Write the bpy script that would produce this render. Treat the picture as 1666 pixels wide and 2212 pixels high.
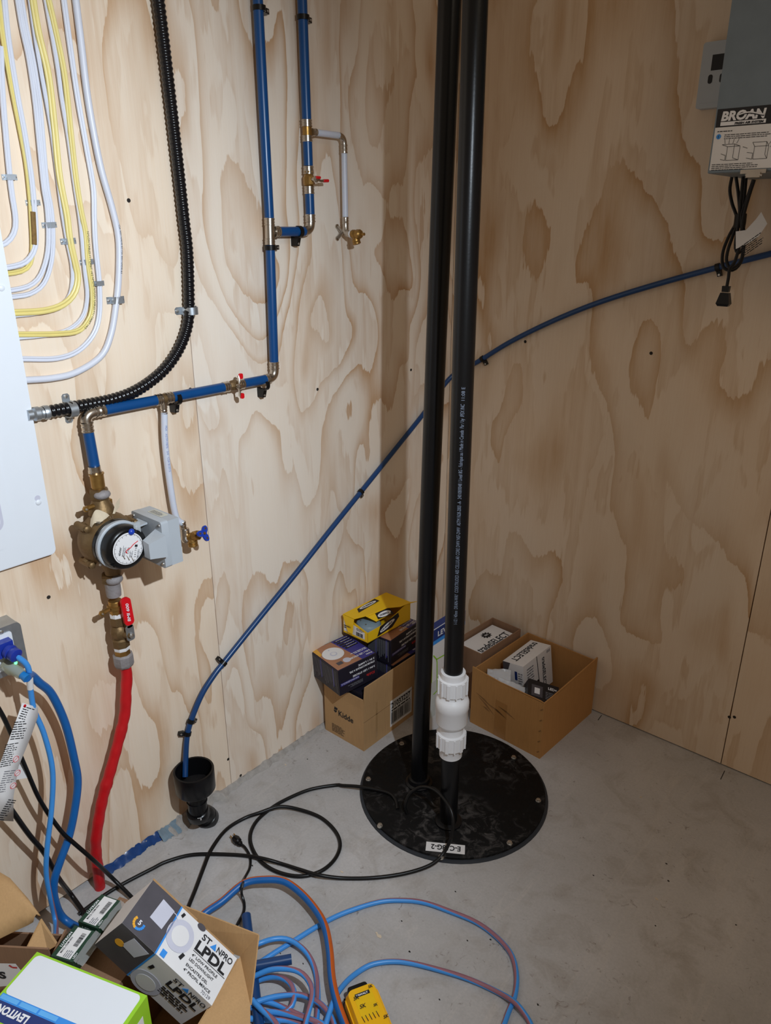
import bpy, bmesh, math, random
from mathutils import Vector as V, Matrix
random.seed(7)
for o in list(bpy.data.objects): bpy.data.objects.remove(o)
sc = bpy.context.scene
col = sc.collection
# ---------------------------------------------------------------- camera
FPX, CX, CY, CAMH = 1610.0, 833.0, 1106.0, 1.6          # focal length and centre for a 1666 x 2212 frame
PITCH, AZ = math.radians(21.0), math.radians(40.45)
fw = V((-math.sin(AZ), math.cos(AZ), 0)); rt = V((math.cos(AZ), math.sin(AZ), 0)); up = V((0, 0, 1))
cf = fw*math.cos(PITCH) - up*math.sin(PITCH); cu = fw*math.sin(PITCH) + up*math.cos(PITCH)
CAM = V((1.540, -2.158, CAMH))
cam_d = bpy.data.cameras.new('camera'); cam = bpy.data.objects.new('camera', cam_d); col.objects.link(cam)
cam_d.sensor_fit = 'VERTICAL'; cam_d.sensor_height = 24.0; cam_d.lens = 24.0*FPX/2212.0
cam_d.clip_start = 0.02
cam.location = CAM
cam.rotation_euler = Matrix((rt, cu, -cf)).transposed().to_euler()
sc.camera = cam
# ---------------------------------------------------------------- world and lights
w = bpy.data.worlds.new('room_ambient'); sc.world = w; w.use_nodes = True
w.node_tree.nodes['Background'].inputs[0].default_value = (1.0, 0.80, 0.60, 1)
w.node_tree.nodes['Background'].inputs[1].default_value = 0.20
def lamp(name, kind, loc, target, energy, color, **k):
    d = bpy.data.lights.new(name, kind); d.energy = energy; d.color = color
    for a, b in k.items(): setattr(d, a, b)
    o = bpy.data.objects.new(name, d); col.objects.link(o); o.location = loc
    o.rotation_euler = (V(target)-V(loc)).to_track_quat('-Z', 'Y').to_euler()
    return o
lamp('work_light', 'SPOT', (1.61, -1.62, 1.88), (0.0, -1.80, 0.98), 124, (0.78, 0.89, 1.0),
     spot_size=math.radians(116), spot_blend=0.9, shadow_soft_size=0.016)
lamp('ceiling_lamp', 'AREA', (2.1, -1.3, 2.75), (1.6, -1.2, 0), 5, (1.0, 0.86, 0.68), size=0.6)
sc.view_settings.view_transform = 'Standard'; sc.view_settings.look = 'None'
sc.view_settings.exposure = 0.0; sc.view_settings.gamma = 1.0; sc.view_settings.use_curve_mapping = False
# ---------------------------------------------------------------- measuring helpers: a sight line meets a wall, the floor or a level
def ray(u, v): return cf*FPX + rt*(u-CX) - cu*(v-CY)
def L(u, v, o=0.0): r = ray(u, v); return CAM + r*((o-CAM.x)/r.x)          # left wall, o metres off it
def R(u, v, o=0.0): r = ray(u, v); return CAM + r*((-o-CAM.y)/r.y)         # right wall
def F(u, v, z=0.0): r = ray(u, v); return CAM + r*((z-CAM.z)/r.z)          # level z
X, Y, Z = V((1,0,0)), V((0,1,0)), V((0,0,1))
# ---------------------------------------------------------------- materials
MATS = {}
def nodes(name):
    m = bpy.data.materials.new(name); m.use_nodes = True
    nt = m.node_tree; b = nt.nodes['Principled BSDF']
    return m, nt, b
def add(nt, t, **k):
    n = nt.nodes.new(t)
    for a, b in k.items():
        if a.startswith('i_'): n.inputs[int(a[2:])].default_value = b
        else: setattr(n, a, b)
    return n
def mth(nt, op, a, b=None, clamp=False):
    n = nt.nodes.new('ShaderNodeMath'); n.operation = op; n.use_clamp = clamp
    for i, x in enumerate((a, b)):
        if x is None: continue
        if isinstance(x, (int, float)): n.inputs[i].default_value = x
        else: nt.links.new(x, n.inputs[i])
    return n.outputs[0]
def mixc(nt, fac, a, b, blend='MIX'):
    n = nt.nodes.new('ShaderNodeMix'); n.data_type = 'RGBA'; n.blend_type = blend
    for s, x in ((0, fac), (6, a), (7, b)):
        if isinstance(x, (int, float)): n.inputs[s].default_value = x
        elif isinstance(x, (tuple, list)): n.inputs[s].default_value = (*x[:3], 1)
        else: nt.links.new(x, n.inputs[s])
    return n.outputs[2]
def ramp(nt, fac, stops):
    n = nt.nodes.new('ShaderNodeValToRGB'); cr = n.color_ramp
    while len(cr.elements) < len(stops): cr.elements.new(0.5)
    for e, (p, c) in zip(cr.elements, stops):
        e.position = p; e.color = (*c, 1) if len(c) == 3 else c
    nt.links.new(fac, n.inputs[0]); return n.outputs[0]
def noise(nt, vec, scale, detail=2, rough=0.5, dist=0.0):
    n = add(nt, 'ShaderNodeTexNoise'); n.inputs['Scale'].default_value = scale; n.inputs['Detail'].default_value = detail
    n.inputs['Roughness'].default_value = rough; n.inputs['Distortion'].default_value = dist
    if vec is not None: nt.links.new(vec, n.inputs['Vector'])
    return n.outputs[0]
def lin(c): return tuple((x/12.92 if x <= 0.04045 else ((x+0.055)/1.055)**2.4) for x in c)
def rgb(r, g, b): return lin((r/255, g/255, b/255))
def mat(name, c, rough=0.5, metal=0.0, var=0.10, scale=30, bump=0.0, bscale=200, **k):
    if name in MATS: return MATS[name]
    m, nt, b = nodes(name)
    tc = add(nt, 'ShaderNodeTexCoord')
    f = noise(nt, tc.outputs['Object'], scale, 3)
    nt.links.new(mixc(nt, f, tuple(x*(1-var) for x in c), tuple(min(1, x*(1+var)) for x in c)), b.inputs['Base Color'])
    b.inputs['Roughness'].default_value = rough; b.inputs['Metallic'].default_value = metal
    for a, x in k.items(): b.inputs[a.replace('_', ' ')].default_value = x
    if bump:
        bn = add(nt, 'ShaderNodeBump'); bn.inputs['Strength'].default_value = bump; bn.inputs['Distance'].default_value = 0.002
        nt.links.new(noise(nt, tc.outputs['Object'], bscale, 3), bn.inputs['Height']); nt.links.new(bn.outputs[0], b.inputs['Normal'])
    MATS[name] = m; return m
def plywood(name, axis, seed, light, dark, bands=7.0, hs=2.6, zs=0.9, contrast=1.0, streak=0.8):
    m, nt, b = nodes(name)
    tc = add(nt, 'ShaderNodeTexCoord'); sp = add(nt, 'ShaderNodeSeparateXYZ'); nt.links.new(tc.outputs['Object'], sp.inputs[0])
    h, z = sp.outputs[axis], sp.outputs[2]
    def vec(a, c, s):
        n = add(nt, 'ShaderNodeCombineXYZ'); nt.links.new(mth(nt, 'MULTIPLY', h, a), n.inputs[0]); nt.links.new(mth(nt, 'MULTIPLY', z, c), n.inputs[1])
        n.inputs[2].default_value = s; return n.outputs[0]
    n1 = noise(nt, vec(hs, zs, seed), 1.0, 2, 0.48, 0.35)
    n2 = noise(nt, vec(70, 4.5, seed+3), 1.0, 3, 0.65)
    n2b = noise(nt, vec(16, 5.0, seed+8), 1.0, 3, 0.6)
    t = mth(nt, 'ADD', mth(nt, 'MULTIPLY', n1, bands), mth(nt, 'ADD', mth(nt, 'MULTIPLY', n2, 0.22), mth(nt, 'MULTIPLY', n2b, 0.30)))
    fr = mth(nt, 'FRACT', t)
    g = ramp(nt, fr, [(0.0, (1, 1, 1)), (0.03, (0.95,)*3), (0.16, (0.62,)*3), (0.42, (0.16,)*3), (0.75, (0, 0, 0)), (0.985, (0.03,)*3), (1.0, (0.9,)*3)])
    cmod = ramp(nt, noise(nt, vec(3.1, 1.6, seed+21), 1.0, 2, 0.5), [(0.30, (0.25,)*3), (0.62, (1, 1, 1))])
    g2 = mth(nt, 'MULTIPLY', mth(nt, 'MULTIPLY', g, cmod), contrast, clamp=True)
    fib = noise(nt, vec(300, 7, seed+5), 1.0, 4, 0.6)
    pt = mth(nt, 'ADD', noise(nt, vec(7.5, 2.0, seed+31), 1.0, 3, 0.55, 0.5), mth(nt, 'MULTIPLY', mth(nt, 'SUBTRACT', n2, 0.5), 0.16))
    patch = mth(nt, 'MULTIPLY', ramp(nt, pt, [(0.50, (0, 0, 0)), (0.525, (0.55,)*3), (0.62, (0.30,)*3), (0.75, (0.5,)*3)]), ramp(nt, noise(nt, vec(45, 1.6, seed+37), 1.0, 3, 0.6), [(0.35, (0.25,)*3), (0.65, (1, 1, 1))]))
    g2 = mth(nt, 'MAXIMUM', g2, mth(nt, 'MULTIPLY', patch, streak))
    tint = noise(nt, vec(4, 2.2, seed+11), 1.0, 3, 0.5)
    base = mixc(nt, tint, tuple(x*y for x, y in zip(light, (1.03, 0.98, 0.92))), tuple(x*y for x, y in zip(light, (0.96, 1.0, 1.04))))
    c = mixc(nt, g2, base, dark)
    c = mixc(nt, 0.16, c, mixc(nt, fib, (0.25, 0.25, 0.25), (0.85, 0.85, 0.85)), 'OVERLAY')
    nt.links.new(c, b.inputs['Base Color']); b.inputs['Roughness'].default_value = 0.62
    b.inputs['Specular IOR Level'].default_value = 0.25
    bn = add(nt, 'ShaderNodeBump'); bn.inputs['Strength'].default_value = 0.12; bn.inputs['Distance'].default_value = 0.002
    nt.links.new(fib, bn.inputs['Height']); nt.links.new(bn.outputs[0], b.inputs['Normal'])
    return m
def concrete():
    m, nt, b = nodes('concrete')
    tc = add(nt, 'ShaderNodeTexCoord'); o = tc.outputs['Object']
    a = noise(nt, o, 2.2, 5, 0.6, 0.4); a2 = noise(nt, o, 9, 5, 0.65, 0.8); fine = noise(nt, o, 160, 3, 0.6)
    c = mixc(nt, ramp(nt, a, [(0.3, (0, 0, 0)), (0.7, (1, 1, 1))]), rgb(168, 165, 163), rgb(190, 187, 186))
    c = mixc(nt, ramp(nt, a2, [(0.50, (0, 0, 0)), (0.72, (0.6,)*3)]), c, rgb(152, 144, 136))
    mp = add(nt, 'ShaderNodeMapping'); nt.links.new(o, mp.inputs[0]); mp.inputs[2].default_value = (0, 0, 0.6); mp.inputs[3].default_value = (14, 1.6, 1)
    sw = noise(nt, mp.outputs[0], 2.0, 4, 0.7, 1.2)
    c = mixc(nt, ramp(nt, sw, [(0.56, (0, 0, 0)), (0.66, (0.28,)*3)]), c, rgb(196, 190, 184))
    sc2 = noise(nt, o, 34, 4, 0.7, 2.0)
    c = mixc(nt, ramp(nt, sc2, [(0.63, (0, 0, 0)), (0.70, (0.6,)*3)]), c, rgb(118, 106, 98))
    c = mixc(nt, ramp(nt, noise(nt, o, 23, 3, 0.7, 3.0), [(0.70, (0, 0, 0)), (0.74, (0.4,)*3)]), c, rgb(205, 200, 196))
    c = mixc(nt, 0.22, c, mixc(nt, fine, (0.2,)*3, (0.8,)*3), 'OVERLAY')
    nt.links.new(c, b.inputs['Base Color']); b.inputs['Roughness'].default_value = 0.6; b.inputs['Specular IOR Level'].default_value = 0.3
    bn = add(nt, 'ShaderNodeBump'); bn.inputs['Strength'].default_value = 0.15; bn.inputs['Distance'].default_value = 0.003
    nt.links.new(a2, bn.inputs['Height']); nt.links.new(bn.outputs[0], b.inputs['Normal'])
    return m
def cardboard(name, c):
    m, nt, b = nodes(name)
    tc = add(nt, 'ShaderNodeTexCoord'); o = tc.outputs['Object']
    mp = add(nt, 'ShaderNodeMapping'); nt.links.new(o, mp.inputs[0]); mp.inputs[3].default_value = (1, 1, 0.06)
    fl = noise(nt, mp.outputs[0], 260, 2, 0.5); f = noise(nt, o, 9, 4, 0.6)
    k = mixc(nt, f, tuple(x*0.86 for x in c), tuple(x*1.1 for x in c))
    k = mixc(nt, 0.18, k, mixc(nt, fl, (0.2,)*3, (0.8,)*3), 'OVERLAY')
    nt.links.new(k, b.inputs['Base Color']); b.inputs['Roughness'].default_value = 0.75; b.inputs['Specular IOR Level'].default_value = 0.2
    MATS[name] = m; return m
def lidmat():
    m, nt, b = nodes('lid_black')
    tc = add(nt, 'ShaderNodeTexCoord'); o = tc.outputs['Object']
    f = noise(nt, o, 26, 5, 0.7, 0.8); big = noise(nt, o, 4.0, 3, 0.5)
    k = mth(nt, 'MULTIPLY', ramp(nt, f, [(0.50, (0, 0, 0)), (0.70, (1, 1, 1))]), ramp(nt, big, [(0.40, (0, 0, 0)), (0.60, (1, 1, 1))]))
    nt.links.new(mixc(nt, k, rgb(9, 9, 10), rgb(84, 80, 78)), b.inputs['Base Color'])
    nt.links.new(ramp(nt, f, [(0.3, (0.5,)*3), (0.7, (0.8,)*3)]), b.inputs['Roughness']); b.inputs['Specular IOR Level'].default_value = 0.2
    bn = add(nt, 'ShaderNodeBump'); bn.inputs['Strength'].default_value = 0.25; bn.inputs['Distance'].default_value = 0.002
    nt.links.new(noise(nt, o, 90, 3), bn.inputs['Height']); nt.links.new(bn.outputs[0], b.inputs['Normal'])
    return m
M_floor = concrete(); M_lid = lidmat()
M_card = cardboard('cardboard', rgb(186, 148, 104)); M_card_r = cardboard('cardboard_ochre', rgb(178, 130, 78)); M_card_d = cardboard('cardboard_brown', rgb(140, 108, 84))
M_dark = mat('gap_dark', rgb(38, 32, 27), 0.9)
M_blue = mat('pex_blue', rgb(6, 68, 124), 0.30, var=0.06)
M_blued = mat('pex_navy', rgb(20, 62, 112), 0.32, var=0.06)
M_clear = mat('pex_white', rgb(205, 210, 222), 0.35, var=0.04, Subsurface_Weight=0.2)
M_steel = mat('stainless', rgb(196, 188, 178), 0.26, 1.0, var=0.12, scale=80)
M_galv = mat('galvanised', rgb(176, 182, 188), 0.42, 0.9, var=0.18, scale=60)
M_brass = mat('brass', rgb(166, 128, 70), 0.38, 0.85, var=0.28, scale=45, bump=0.2, bscale=120)
M_brassd = mat('brass_old', rgb(122, 98, 66), 0.52, 0.7, var=0.35, scale=40, bump=0.35, bscale=140)
M_putty = mat('putty_grey', rgb(146, 140, 140), 0.7, 0.2, var=0.2, scale=70, bump=0.6, bscale=160)
M_black = mat('black_plastic', rgb(16, 16, 17), 0.32, var=0.2, Specular_IOR_Level=0.32)
M_abs = mat('abs_black', rgb(15, 15, 17), 0.30, var=0.25, scale=20, bump=0.05, Specular_IOR_Level=0.32)
M_cordk = mat('black_rubber', rgb(17, 17, 18), 0.36, var=0.2, Specular_IOR_Level=0.32)
M_conduit = mat('conduit_black', rgb(12, 13, 18), 0.24, var=0.1)
M_wht = mat('white_enamel', rgb(226, 230, 236), 0.45, var=0.015)
M_pvc = mat('pvc_white', rgb(226, 226, 228), 0.35, var=0.02)
M_nmw = mat('cable_white', rgb(214, 216, 226), 0.38, var=0.04)
M_nmy = mat('cable_yellow', rgb(226, 208, 130), 0.42, var=0.07)
M_ink = mat('ink_black', rgb(22, 22, 26), 0.6)
M_inkg = mat('ink_grey', rgb(120, 120, 126), 0.6)
M_inkw = mat('ink_white', rgb(232, 232, 236), 0.6)
M_paper = mat('paper_white', rgb(226, 224, 224), 0.6, var=0.03)
M_red = mat('red_tape', rgb(196, 18, 26), 0.42, var=0.16, scale=40, bump=0.5, bscale=60)
M_redp = mat('red_vinyl', rgb(214, 14, 28), 0.35, var=0.05)
M_copper = mat('copper', rgb(168, 98, 58), 0.4, 0.9, var=0.2)
M_grey = mat('grey_plastic', rgb(176, 182, 188), 0.45, var=0.03)
M_hblue = mat('handle_blue', rgb(22, 60, 168), 0.35, var=0.05)
M_cordb = mat('cord_blue', rgb(18, 96, 168), 0.38, var=0.08)
M_cordo = mat('cord_orange', rgb(196, 92, 30), 0.45, var=0.15)
M_cordl = mat('cord_light_blue', rgb(66, 148, 226), 0.36, var=0.08)
M_cordp = mat('cord_red_stripe', rgb(150, 100, 112), 0.45, var=0.15)
M_yel = mat('carton_yellow', rgb(242, 196, 20), 0.5, var=0.04)
M_toolY = mat('tool_yellow', rgb(246, 186, 12), 0.36, var=0.05)
M_lime = mat('carton_lime', rgb(150, 204, 40), 0.5)
M_navy = mat('print_navy', rgb(24, 48, 112), 0.5)
M_sky = mat('print_sky', rgb(52, 142, 226), 0.5)
M_bk = mat('print_black', rgb(20, 18, 24), 0.45)
M_pur = mat('print_purple', rgb(62, 58, 134), 0.5, var=0.2, scale=25)
M_cop = mat('print_copper', rgb(168, 118, 88), 0.5, var=0.25, scale=18)
M_char = mat('print_charcoal', rgb(76, 72, 78), 0.55, var=0.3, scale=22)
M_lgr = mat('print_light_grey', rgb(200, 200, 214), 0.5)
M_green = mat('print_green', rgb(26, 62, 44), 0.45)
M_zinc = mat('zinc_screw', rgb(190, 186, 180), 0.35, 0.9)
# ---------------------------------------------------------------- object helpers
ROOT = {}
def setp(o, label=None, cat=None, group=None, kind=None, category=None):
    cat = cat or category
    if label: o['label'] = label
    if cat: o['category'] = cat
    if group: o['group'] = group
    if kind: o['kind'] = kind
    return o
def thing(name, label, cat, loc=(0, 0, 0), rot=None, group=None, kind=None):
    o = bpy.data.objects.new(name, None); col.objects.link(o); o.empty_display_size = 0.02
    Mx = Matrix.Translation(V(loc)) @ (rot.to_4x4() if rot is not None else Matrix.Identity(4))
    o.matrix_world = Mx; ROOT[o.name] = Mx
    return setp(o, label, cat, group, kind)
def rootm(o):
    return ROOT[o.name]
def frame_of(t, ref=None):
    t = t.normalized()
    a = ref if ref is not None else (Z if abs(t.z) < 0.9 else X)
    s = t.cross(a).normalized(); return s, s.cross(t).normalized()
def catmull(p, n=8):
    p = [V(q) for q in p]; out = []
    P = [p[0]*2-p[1]] + p + [p[-1]*2-p[-2]]
    for i in range(1, len(P)-2):
        a, b, c, d = P[i-1], P[i], P[i+1], P[i+2]
        for k in range(n):
            t = k/n
            out.append(0.5*((2*b) + (c-a)*t + (2*a-5*b+4*c-d)*t*t + (3*b-a-3*c+d)*t**3))
    out.append(p[-1].copy()); return out
def resample(p, step):
    d = [0]
    for a, b in zip(p, p[1:]): d.append(d[-1]+(b-a).length)
    n = max(2, int(d[-1]/step)); out = []; j = 0
    for i in range(n+1):
        s = d[-1]*i/n
        while j < len(d)-2 and d[j+1] < s: j += 1
        t = (s-d[j])/max(1e-9, d[j+1]-d[j]); out.append(p[j].lerp(p[j+1], t))
    return out
class MB:
    def __init__(s): s.v = []; s.f = []; s.sm = []; s.mi = []
    def add(s, vs, fs, smooth=False, mi=0):
        b = len(s.v); s.v += [V(q) for q in vs]
        for f in fs: s.f.append([b+i for i in f]); s.sm.append(smooth); s.mi.append(mi)
        return s
    def box(s, lo, hi, Mx=None, mi=0):
        vs = [V((x, y, z)) for z in (lo[2], hi[2]) for y in (lo[1], hi[1]) for x in (lo[0], hi[0])]
        if Mx is not None: vs = [Mx @ q for q in vs]
        return s.add(vs, [(0,2,3,1), (4,5,7,6), (0,1,5,4), (2,6,7,3), (0,4,6,2), (1,3,7,5)], mi=mi)
    def prism(s, poly, off, mi=0):
        n = len(poly); poly = [V(q) for q in poly]; off = V(off)
        return s.add(poly + [q+off for q in poly], [tuple(range(n))[::-1], tuple(range(n, 2*n))] + [(i, (i+1) % n, n+(i+1) % n, n+i) for i in range(n)], mi=mi)
    def lathe(s, prof, o, ax, seg=20, caps=True, mi=0, sx=1.0, ref=None):
        o = V(o); ax = V(ax).normalized(); a, b = frame_of(ax, ref); vs = []; fs = []
        for (r, h) in prof:
            for k in range(seg):
                t = 2*math.pi*k/seg; vs.append(o + ax*h + a*(r*sx*math.cos(t)) + b*(r*math.sin(t)))
        for i in range(len(prof)-1):
            for k in range(seg):
                k2 = (k+1) % seg; fs.append((i*seg+k, i*seg+k2, (i+1)*seg+k2, (i+1)*seg+k))
        s.add(vs, fs, True, mi)
        if caps:
            b0 = len(s.v)-len(vs)
            s.f.append([b0+k for k in range(seg)][::-1]); s.sm.append(False); s.mi.append(mi)
            e = b0+(len(prof)-1)*seg; s.f.append([e+k for k in range(seg)]); s.sm.append(False); s.mi.append(mi)
        return s
    def cyl(s, p0, p1, r0, r1=None, seg=20, mi=0):
        p0, p1 = V(p0), V(p1); return s.lathe([(r0, 0), (r0 if r1 is None else r1, (p1-p0).length)], p0, p1-p0, seg, mi=mi)
    def tube(s, pts, r, seg=10, stripe=None, ref=None, twist=0.0, sx=1.0, caps=True):
        pts = [V(q) for q in pts]; n = len(pts); vs = []
        T = [(pts[min(i+1, n-1)]-pts[max(i-1, 0)]).normalized() for i in range(n)]
        a, b = frame_of(T[0], ref)
        for i in range(n):
            if ref is None:
                a = (a - T[i]*a.dot(T[i])).normalized(); b = T[i].cross(a)
            else:
                a = T[i].cross(ref).normalized(); b = a.cross(T[i]).normalized()
            ri = r[i] if isinstance(r, (list, tuple)) else r
            for k in range(seg):
                t = 2*math.pi*k/seg + twist*i/n
                vs.append(pts[i] + a*(ri*sx*math.cos(t)) + b*(ri*math.sin(t)))
        b0 = len(s.v); s.v += vs
        for i in range(n-1):
            for k in range(seg):
                k2 = (k+1) % seg; s.f.append([b0+i*seg+k, b0+i*seg+k2, b0+(i+1)*seg+k2, b0+(i+1)*seg+k]); s.sm.append(True)
                s.mi.append(1 if stripe and k in stripe else 0)
        if caps:
            s.f.append([b0+k for k in range(seg)][::-1]); s.sm.append(False); s.mi.append(0)
            e = b0+(n-1)*seg; s.f.append([e+k for k in range(seg)]); s.sm.append(False); s.mi.append(0)
        return s
    def sweep(s, pts, prof, n, mi=0):
        pts = [V(q) for q in pts]; m = len(pts); k = len(prof); vs = []
        for i in range(m):
            t = (pts[min(i+1, m-1)]-pts[max(i-1, 0)]).normalized(); a = t.cross(n).normalized()
            vs += [pts[i] + a*x + n*y for x, y in prof]
        fs = [(i*k+j, i*k+(j+1) % k, (i+1)*k+(j+1) % k, (i+1)*k+j) for i in range(m-1) for j in range(k)]
        s.add(vs, fs, True, mi); b0 = len(s.v)-len(vs)
        s.f.append([b0+j for j in range(k)][::-1]); s.sm.append(False); s.mi.append(mi)
        s.f.append([b0+(m-1)*k+j for j in range(k)]); s.sm.append(False); s.mi.append(mi)
        return s
    def ball(s, c, r, seg=12, rings=8, sc_=(1, 1, 1), Mx=None, mi=0):
        vs = []; c = V(c)
        for i in range(rings+1):
            p = math.pi*i/rings
            for k in range(seg):
                t = 2*math.pi*k/seg; q = V((r*math.sin(p)*math.cos(t)*sc_[0], r*math.sin(p)*math.sin(t)*sc_[1], r*math.cos(p)*sc_[2]))
                vs.append(c + (Mx @ q if Mx is not None else q))
        return s.add(vs, [(i*seg+k, (i+1)*seg+k, (i+1)*seg+(k+1) % seg, i*seg+(k+1) % seg) for i in range(rings) for k in range(seg)], True, mi)
    def build(s, name, m, parent=None, local=False, root=None, sharp=38, weld=True, **props):
        if parent is not None and not local:
            inv = rootm(root or parent).inverted(); vs = [inv @ q for q in s.v]; loc = None
        elif parent is None:
            lo = V([min(q[i] for q in s.v) for i in range(3)]); hi = V([max(q[i] for q in s.v) for i in range(3)])
            loc = V(((lo.x+hi.x)/2, (lo.y+hi.y)/2, lo.z)); vs = [q-loc for q in s.v]
        else: vs = s.v; loc = None
        me = bpy.data.meshes.new(name); me.from_pydata(vs, [], s.f)
        for i, pl in enumerate(me.polygons): pl.use_smooth = s.sm[i]; pl.material_index = s.mi[i]
        bm = bmesh.new(); bm.from_mesh(me)
        bmesh.ops.recalc_face_normals(bm, faces=bm.faces)
        bm.to_mesh(me); bm.free()
        me.set_sharp_from_angle(angle=math.radians(sharp))
        for q in (m if isinstance(m, (list, tuple)) else [m]): me.materials.append(q)
        o = bpy.data.objects.new(name, me); col.objects.link(o)
        if parent is not None:
            o.parent = parent; ROOT[o.name] = rootm(root or parent)
        else:
            o.location = loc; ROOT[o.name] = Matrix.Translation(loc)
        return setp(o, **props)
def rrect(w, h, r, n=5, x0=0.0, y0=0.0):
    out = []
    for cx_, cy_, a in ((w-r, h-r, 0), (r, h-r, 90), (r, r, 180), (w-r, r, 270)):
        for k in range(n+1):
            t = math.radians(a+90*k/n); out.append((x0+cx_+r*math.cos(t), y0+cy_+r*math.sin(t)))
    return out
def text_mesh(s, size, bold=0.0, shear=0.0, align='LEFT', width=None):
    c = bpy.data.curves.new('t', 'FONT'); c.body = s; c.size = size; c.offset = bold; c.shear = shear; c.align_x = align; c.align_y = 'BOTTOM_BASELINE'
    c.resolution_u = 3; c.extrude = 0.0
    o = bpy.data.objects.new('t', c); col.objects.link(o); bpy.context.view_layer.update()
    dg = bpy.context.evaluated_depsgraph_get(); me = bpy.data.meshes.new_from_object(o.evaluated_get(dg))
    vs = [q.co.copy() for q in me.vertices]; fs = [tuple(p.vertices) for p in me.polygons]
    bpy.data.objects.remove(o); bpy.data.curves.remove(c); bpy.data.meshes.remove(me)
    if width and vs:
        x0 = min(q.x for q in vs); x1 = max(q.x for q in vs); k = width/max(1e-6, x1-x0)
        for q in vs: q.x = (q.x-x0)*k
    return vs, fs
class Face:
    """a printed face: origin and two axes in the local space of the thing (or in world space)"""
    def __init__(s, parent, o, ex, ey, local=True, root=None, lift=0.0006):
        s.p = parent; s.o = V(o); s.ex = V(ex).normalized(); s.ey = V(ey).normalized(); s.n = s.ex.cross(s.ey); s.local = local; s.root = root; s.k = lift
    def P(s, x, y, l): return s.o + s.ex*x + s.ey*y + s.n*l
    def _b(s, mb, name, m): return mb.build(name, m, s.p, local=s.local, root=s.root)
    def poly(s, pts, m, name='print', lv=1, th=0.0003):
        mb = MB(); mb.prism([s.P(x, y, s.k*lv-th) for x, y in pts], s.n*th); return s._b(mb, name, m)
    def rect(s, x0, y0, x1, y1, m, name='print', lv=1): return s.poly([(x0, y0), (x1, y0), (x1, y1), (x0, y1)], m, name, lv)
    def disc(s, cx_, cy_, r, m, name='print', lv=1, r2=None, n=28):
        return s.poly([(cx_+r*math.cos(2*math.pi*k/n), cy_+(r2 or r)*math.sin(2*math.pi*k/n)) for k in range(n)], m, name, lv)
    def text(s, t, x, y, size, m, bold=0.0, shear=0.0, width=None, lv=2, name='lettering', align='LEFT', rot=0.0):
        vs, fs = text_mesh(t, size, bold, shear, align, width)
        c_, s_ = math.cos(rot), math.sin(rot)
        mb = MB(); mb.add([s.P(x+q.x*c_-q.y*s_, y+q.x*s_+q.y*c_, s.k*lv) for q in vs], fs); return s._b(mb, name, m)
    def strokes(s, lines, wd, m, name='drawing', lv=2):
        mb = MB()
        for ln in lines:
            for a, b in zip(ln, ln[1:]):
                a, b = V((*a, 0)), V((*b, 0)); d = (b-a)
                if d.length < 1e-7: continue
                nn = V((-d.y, d.x, 0)).normalized()*wd/2
                mb.add([s.P(q.x, q.y, s.k*lv) for q in (a-nn, b-nn, b+nn, a+nn)], [(0, 1, 2, 3)])
        return s._b(mb, name, m)
    def fine(s, x0, y0, x1, y1, rows, m, name='fine_print', lv=2, fill=0.45, seed=1):
        rg = random.Random(seed); mb = MB(); h = (y1-y0)/rows
        for i in range(rows):
            y = y1-(i+1)*h; x = x0; e = x0+(x1-x0)*rg.uniform(0.7, 1.0)
            while x < e:
                wd = h*rg.uniform(0.8, 3.0); a = min(e, x+wd)
                mb.add([s.P(*q, s.k*lv) for q in ((x, y), (a, y), (a, y+h*fill), (x, y+h*fill))], [(0, 1, 2, 3)]); x = a+h*0.35
        return s._b(mb, name, m)
    def barcode(s, x0, y0, x1, y1, m, n=26, seed=3, lv=2):
        rg = random.Random(seed); mb = MB(); x = x0; st = (x1-x0)/n
        while x < x1-st*0.3:
            wd = st*rg.choice((0.3, 0.5, 0.8)); mb.add([s.P(*q, s.k*lv) for q in ((x, y0), (x+wd, y0), (x+wd, y1), (x, y1))], [(0, 1, 2, 3)]); x += wd+st*rg.choice((0.3, 0.5, 0.6))
        return s._b(mb, 'barcode', m)
def rotv(w):
    w = V(w); return Matrix.Rotation(w.length, 3, w.normalized()) if w.length > 1e-6 else Matrix.Identity(3)
def bface(o, d, f, **k):
    """face f of a box centred on the thing's origin with dims d; returns Face with its origin at the face's lower left corner seen from outside"""
    x, y, z = (q/2 for q in d)
    T = {'+z': ((-x, -y, z), X, Y), '-y': ((-x, -y, -z), X, Z), '+x': ((x, -y, -z), Y, Z), '-x': ((-x, y, -z), -Y, Z), '+y': ((x, y, -z), -X, Z)}[f]
    return Face(o, *T, **k)
def inv_rot(f, w, h):
    """the same face turned by 180 degrees (print upside down)"""
    return Face(f.p, f.o+f.ex*w+f.ey*h, -f.ex, -f.ey, f.local, f.root, f.k)
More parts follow.
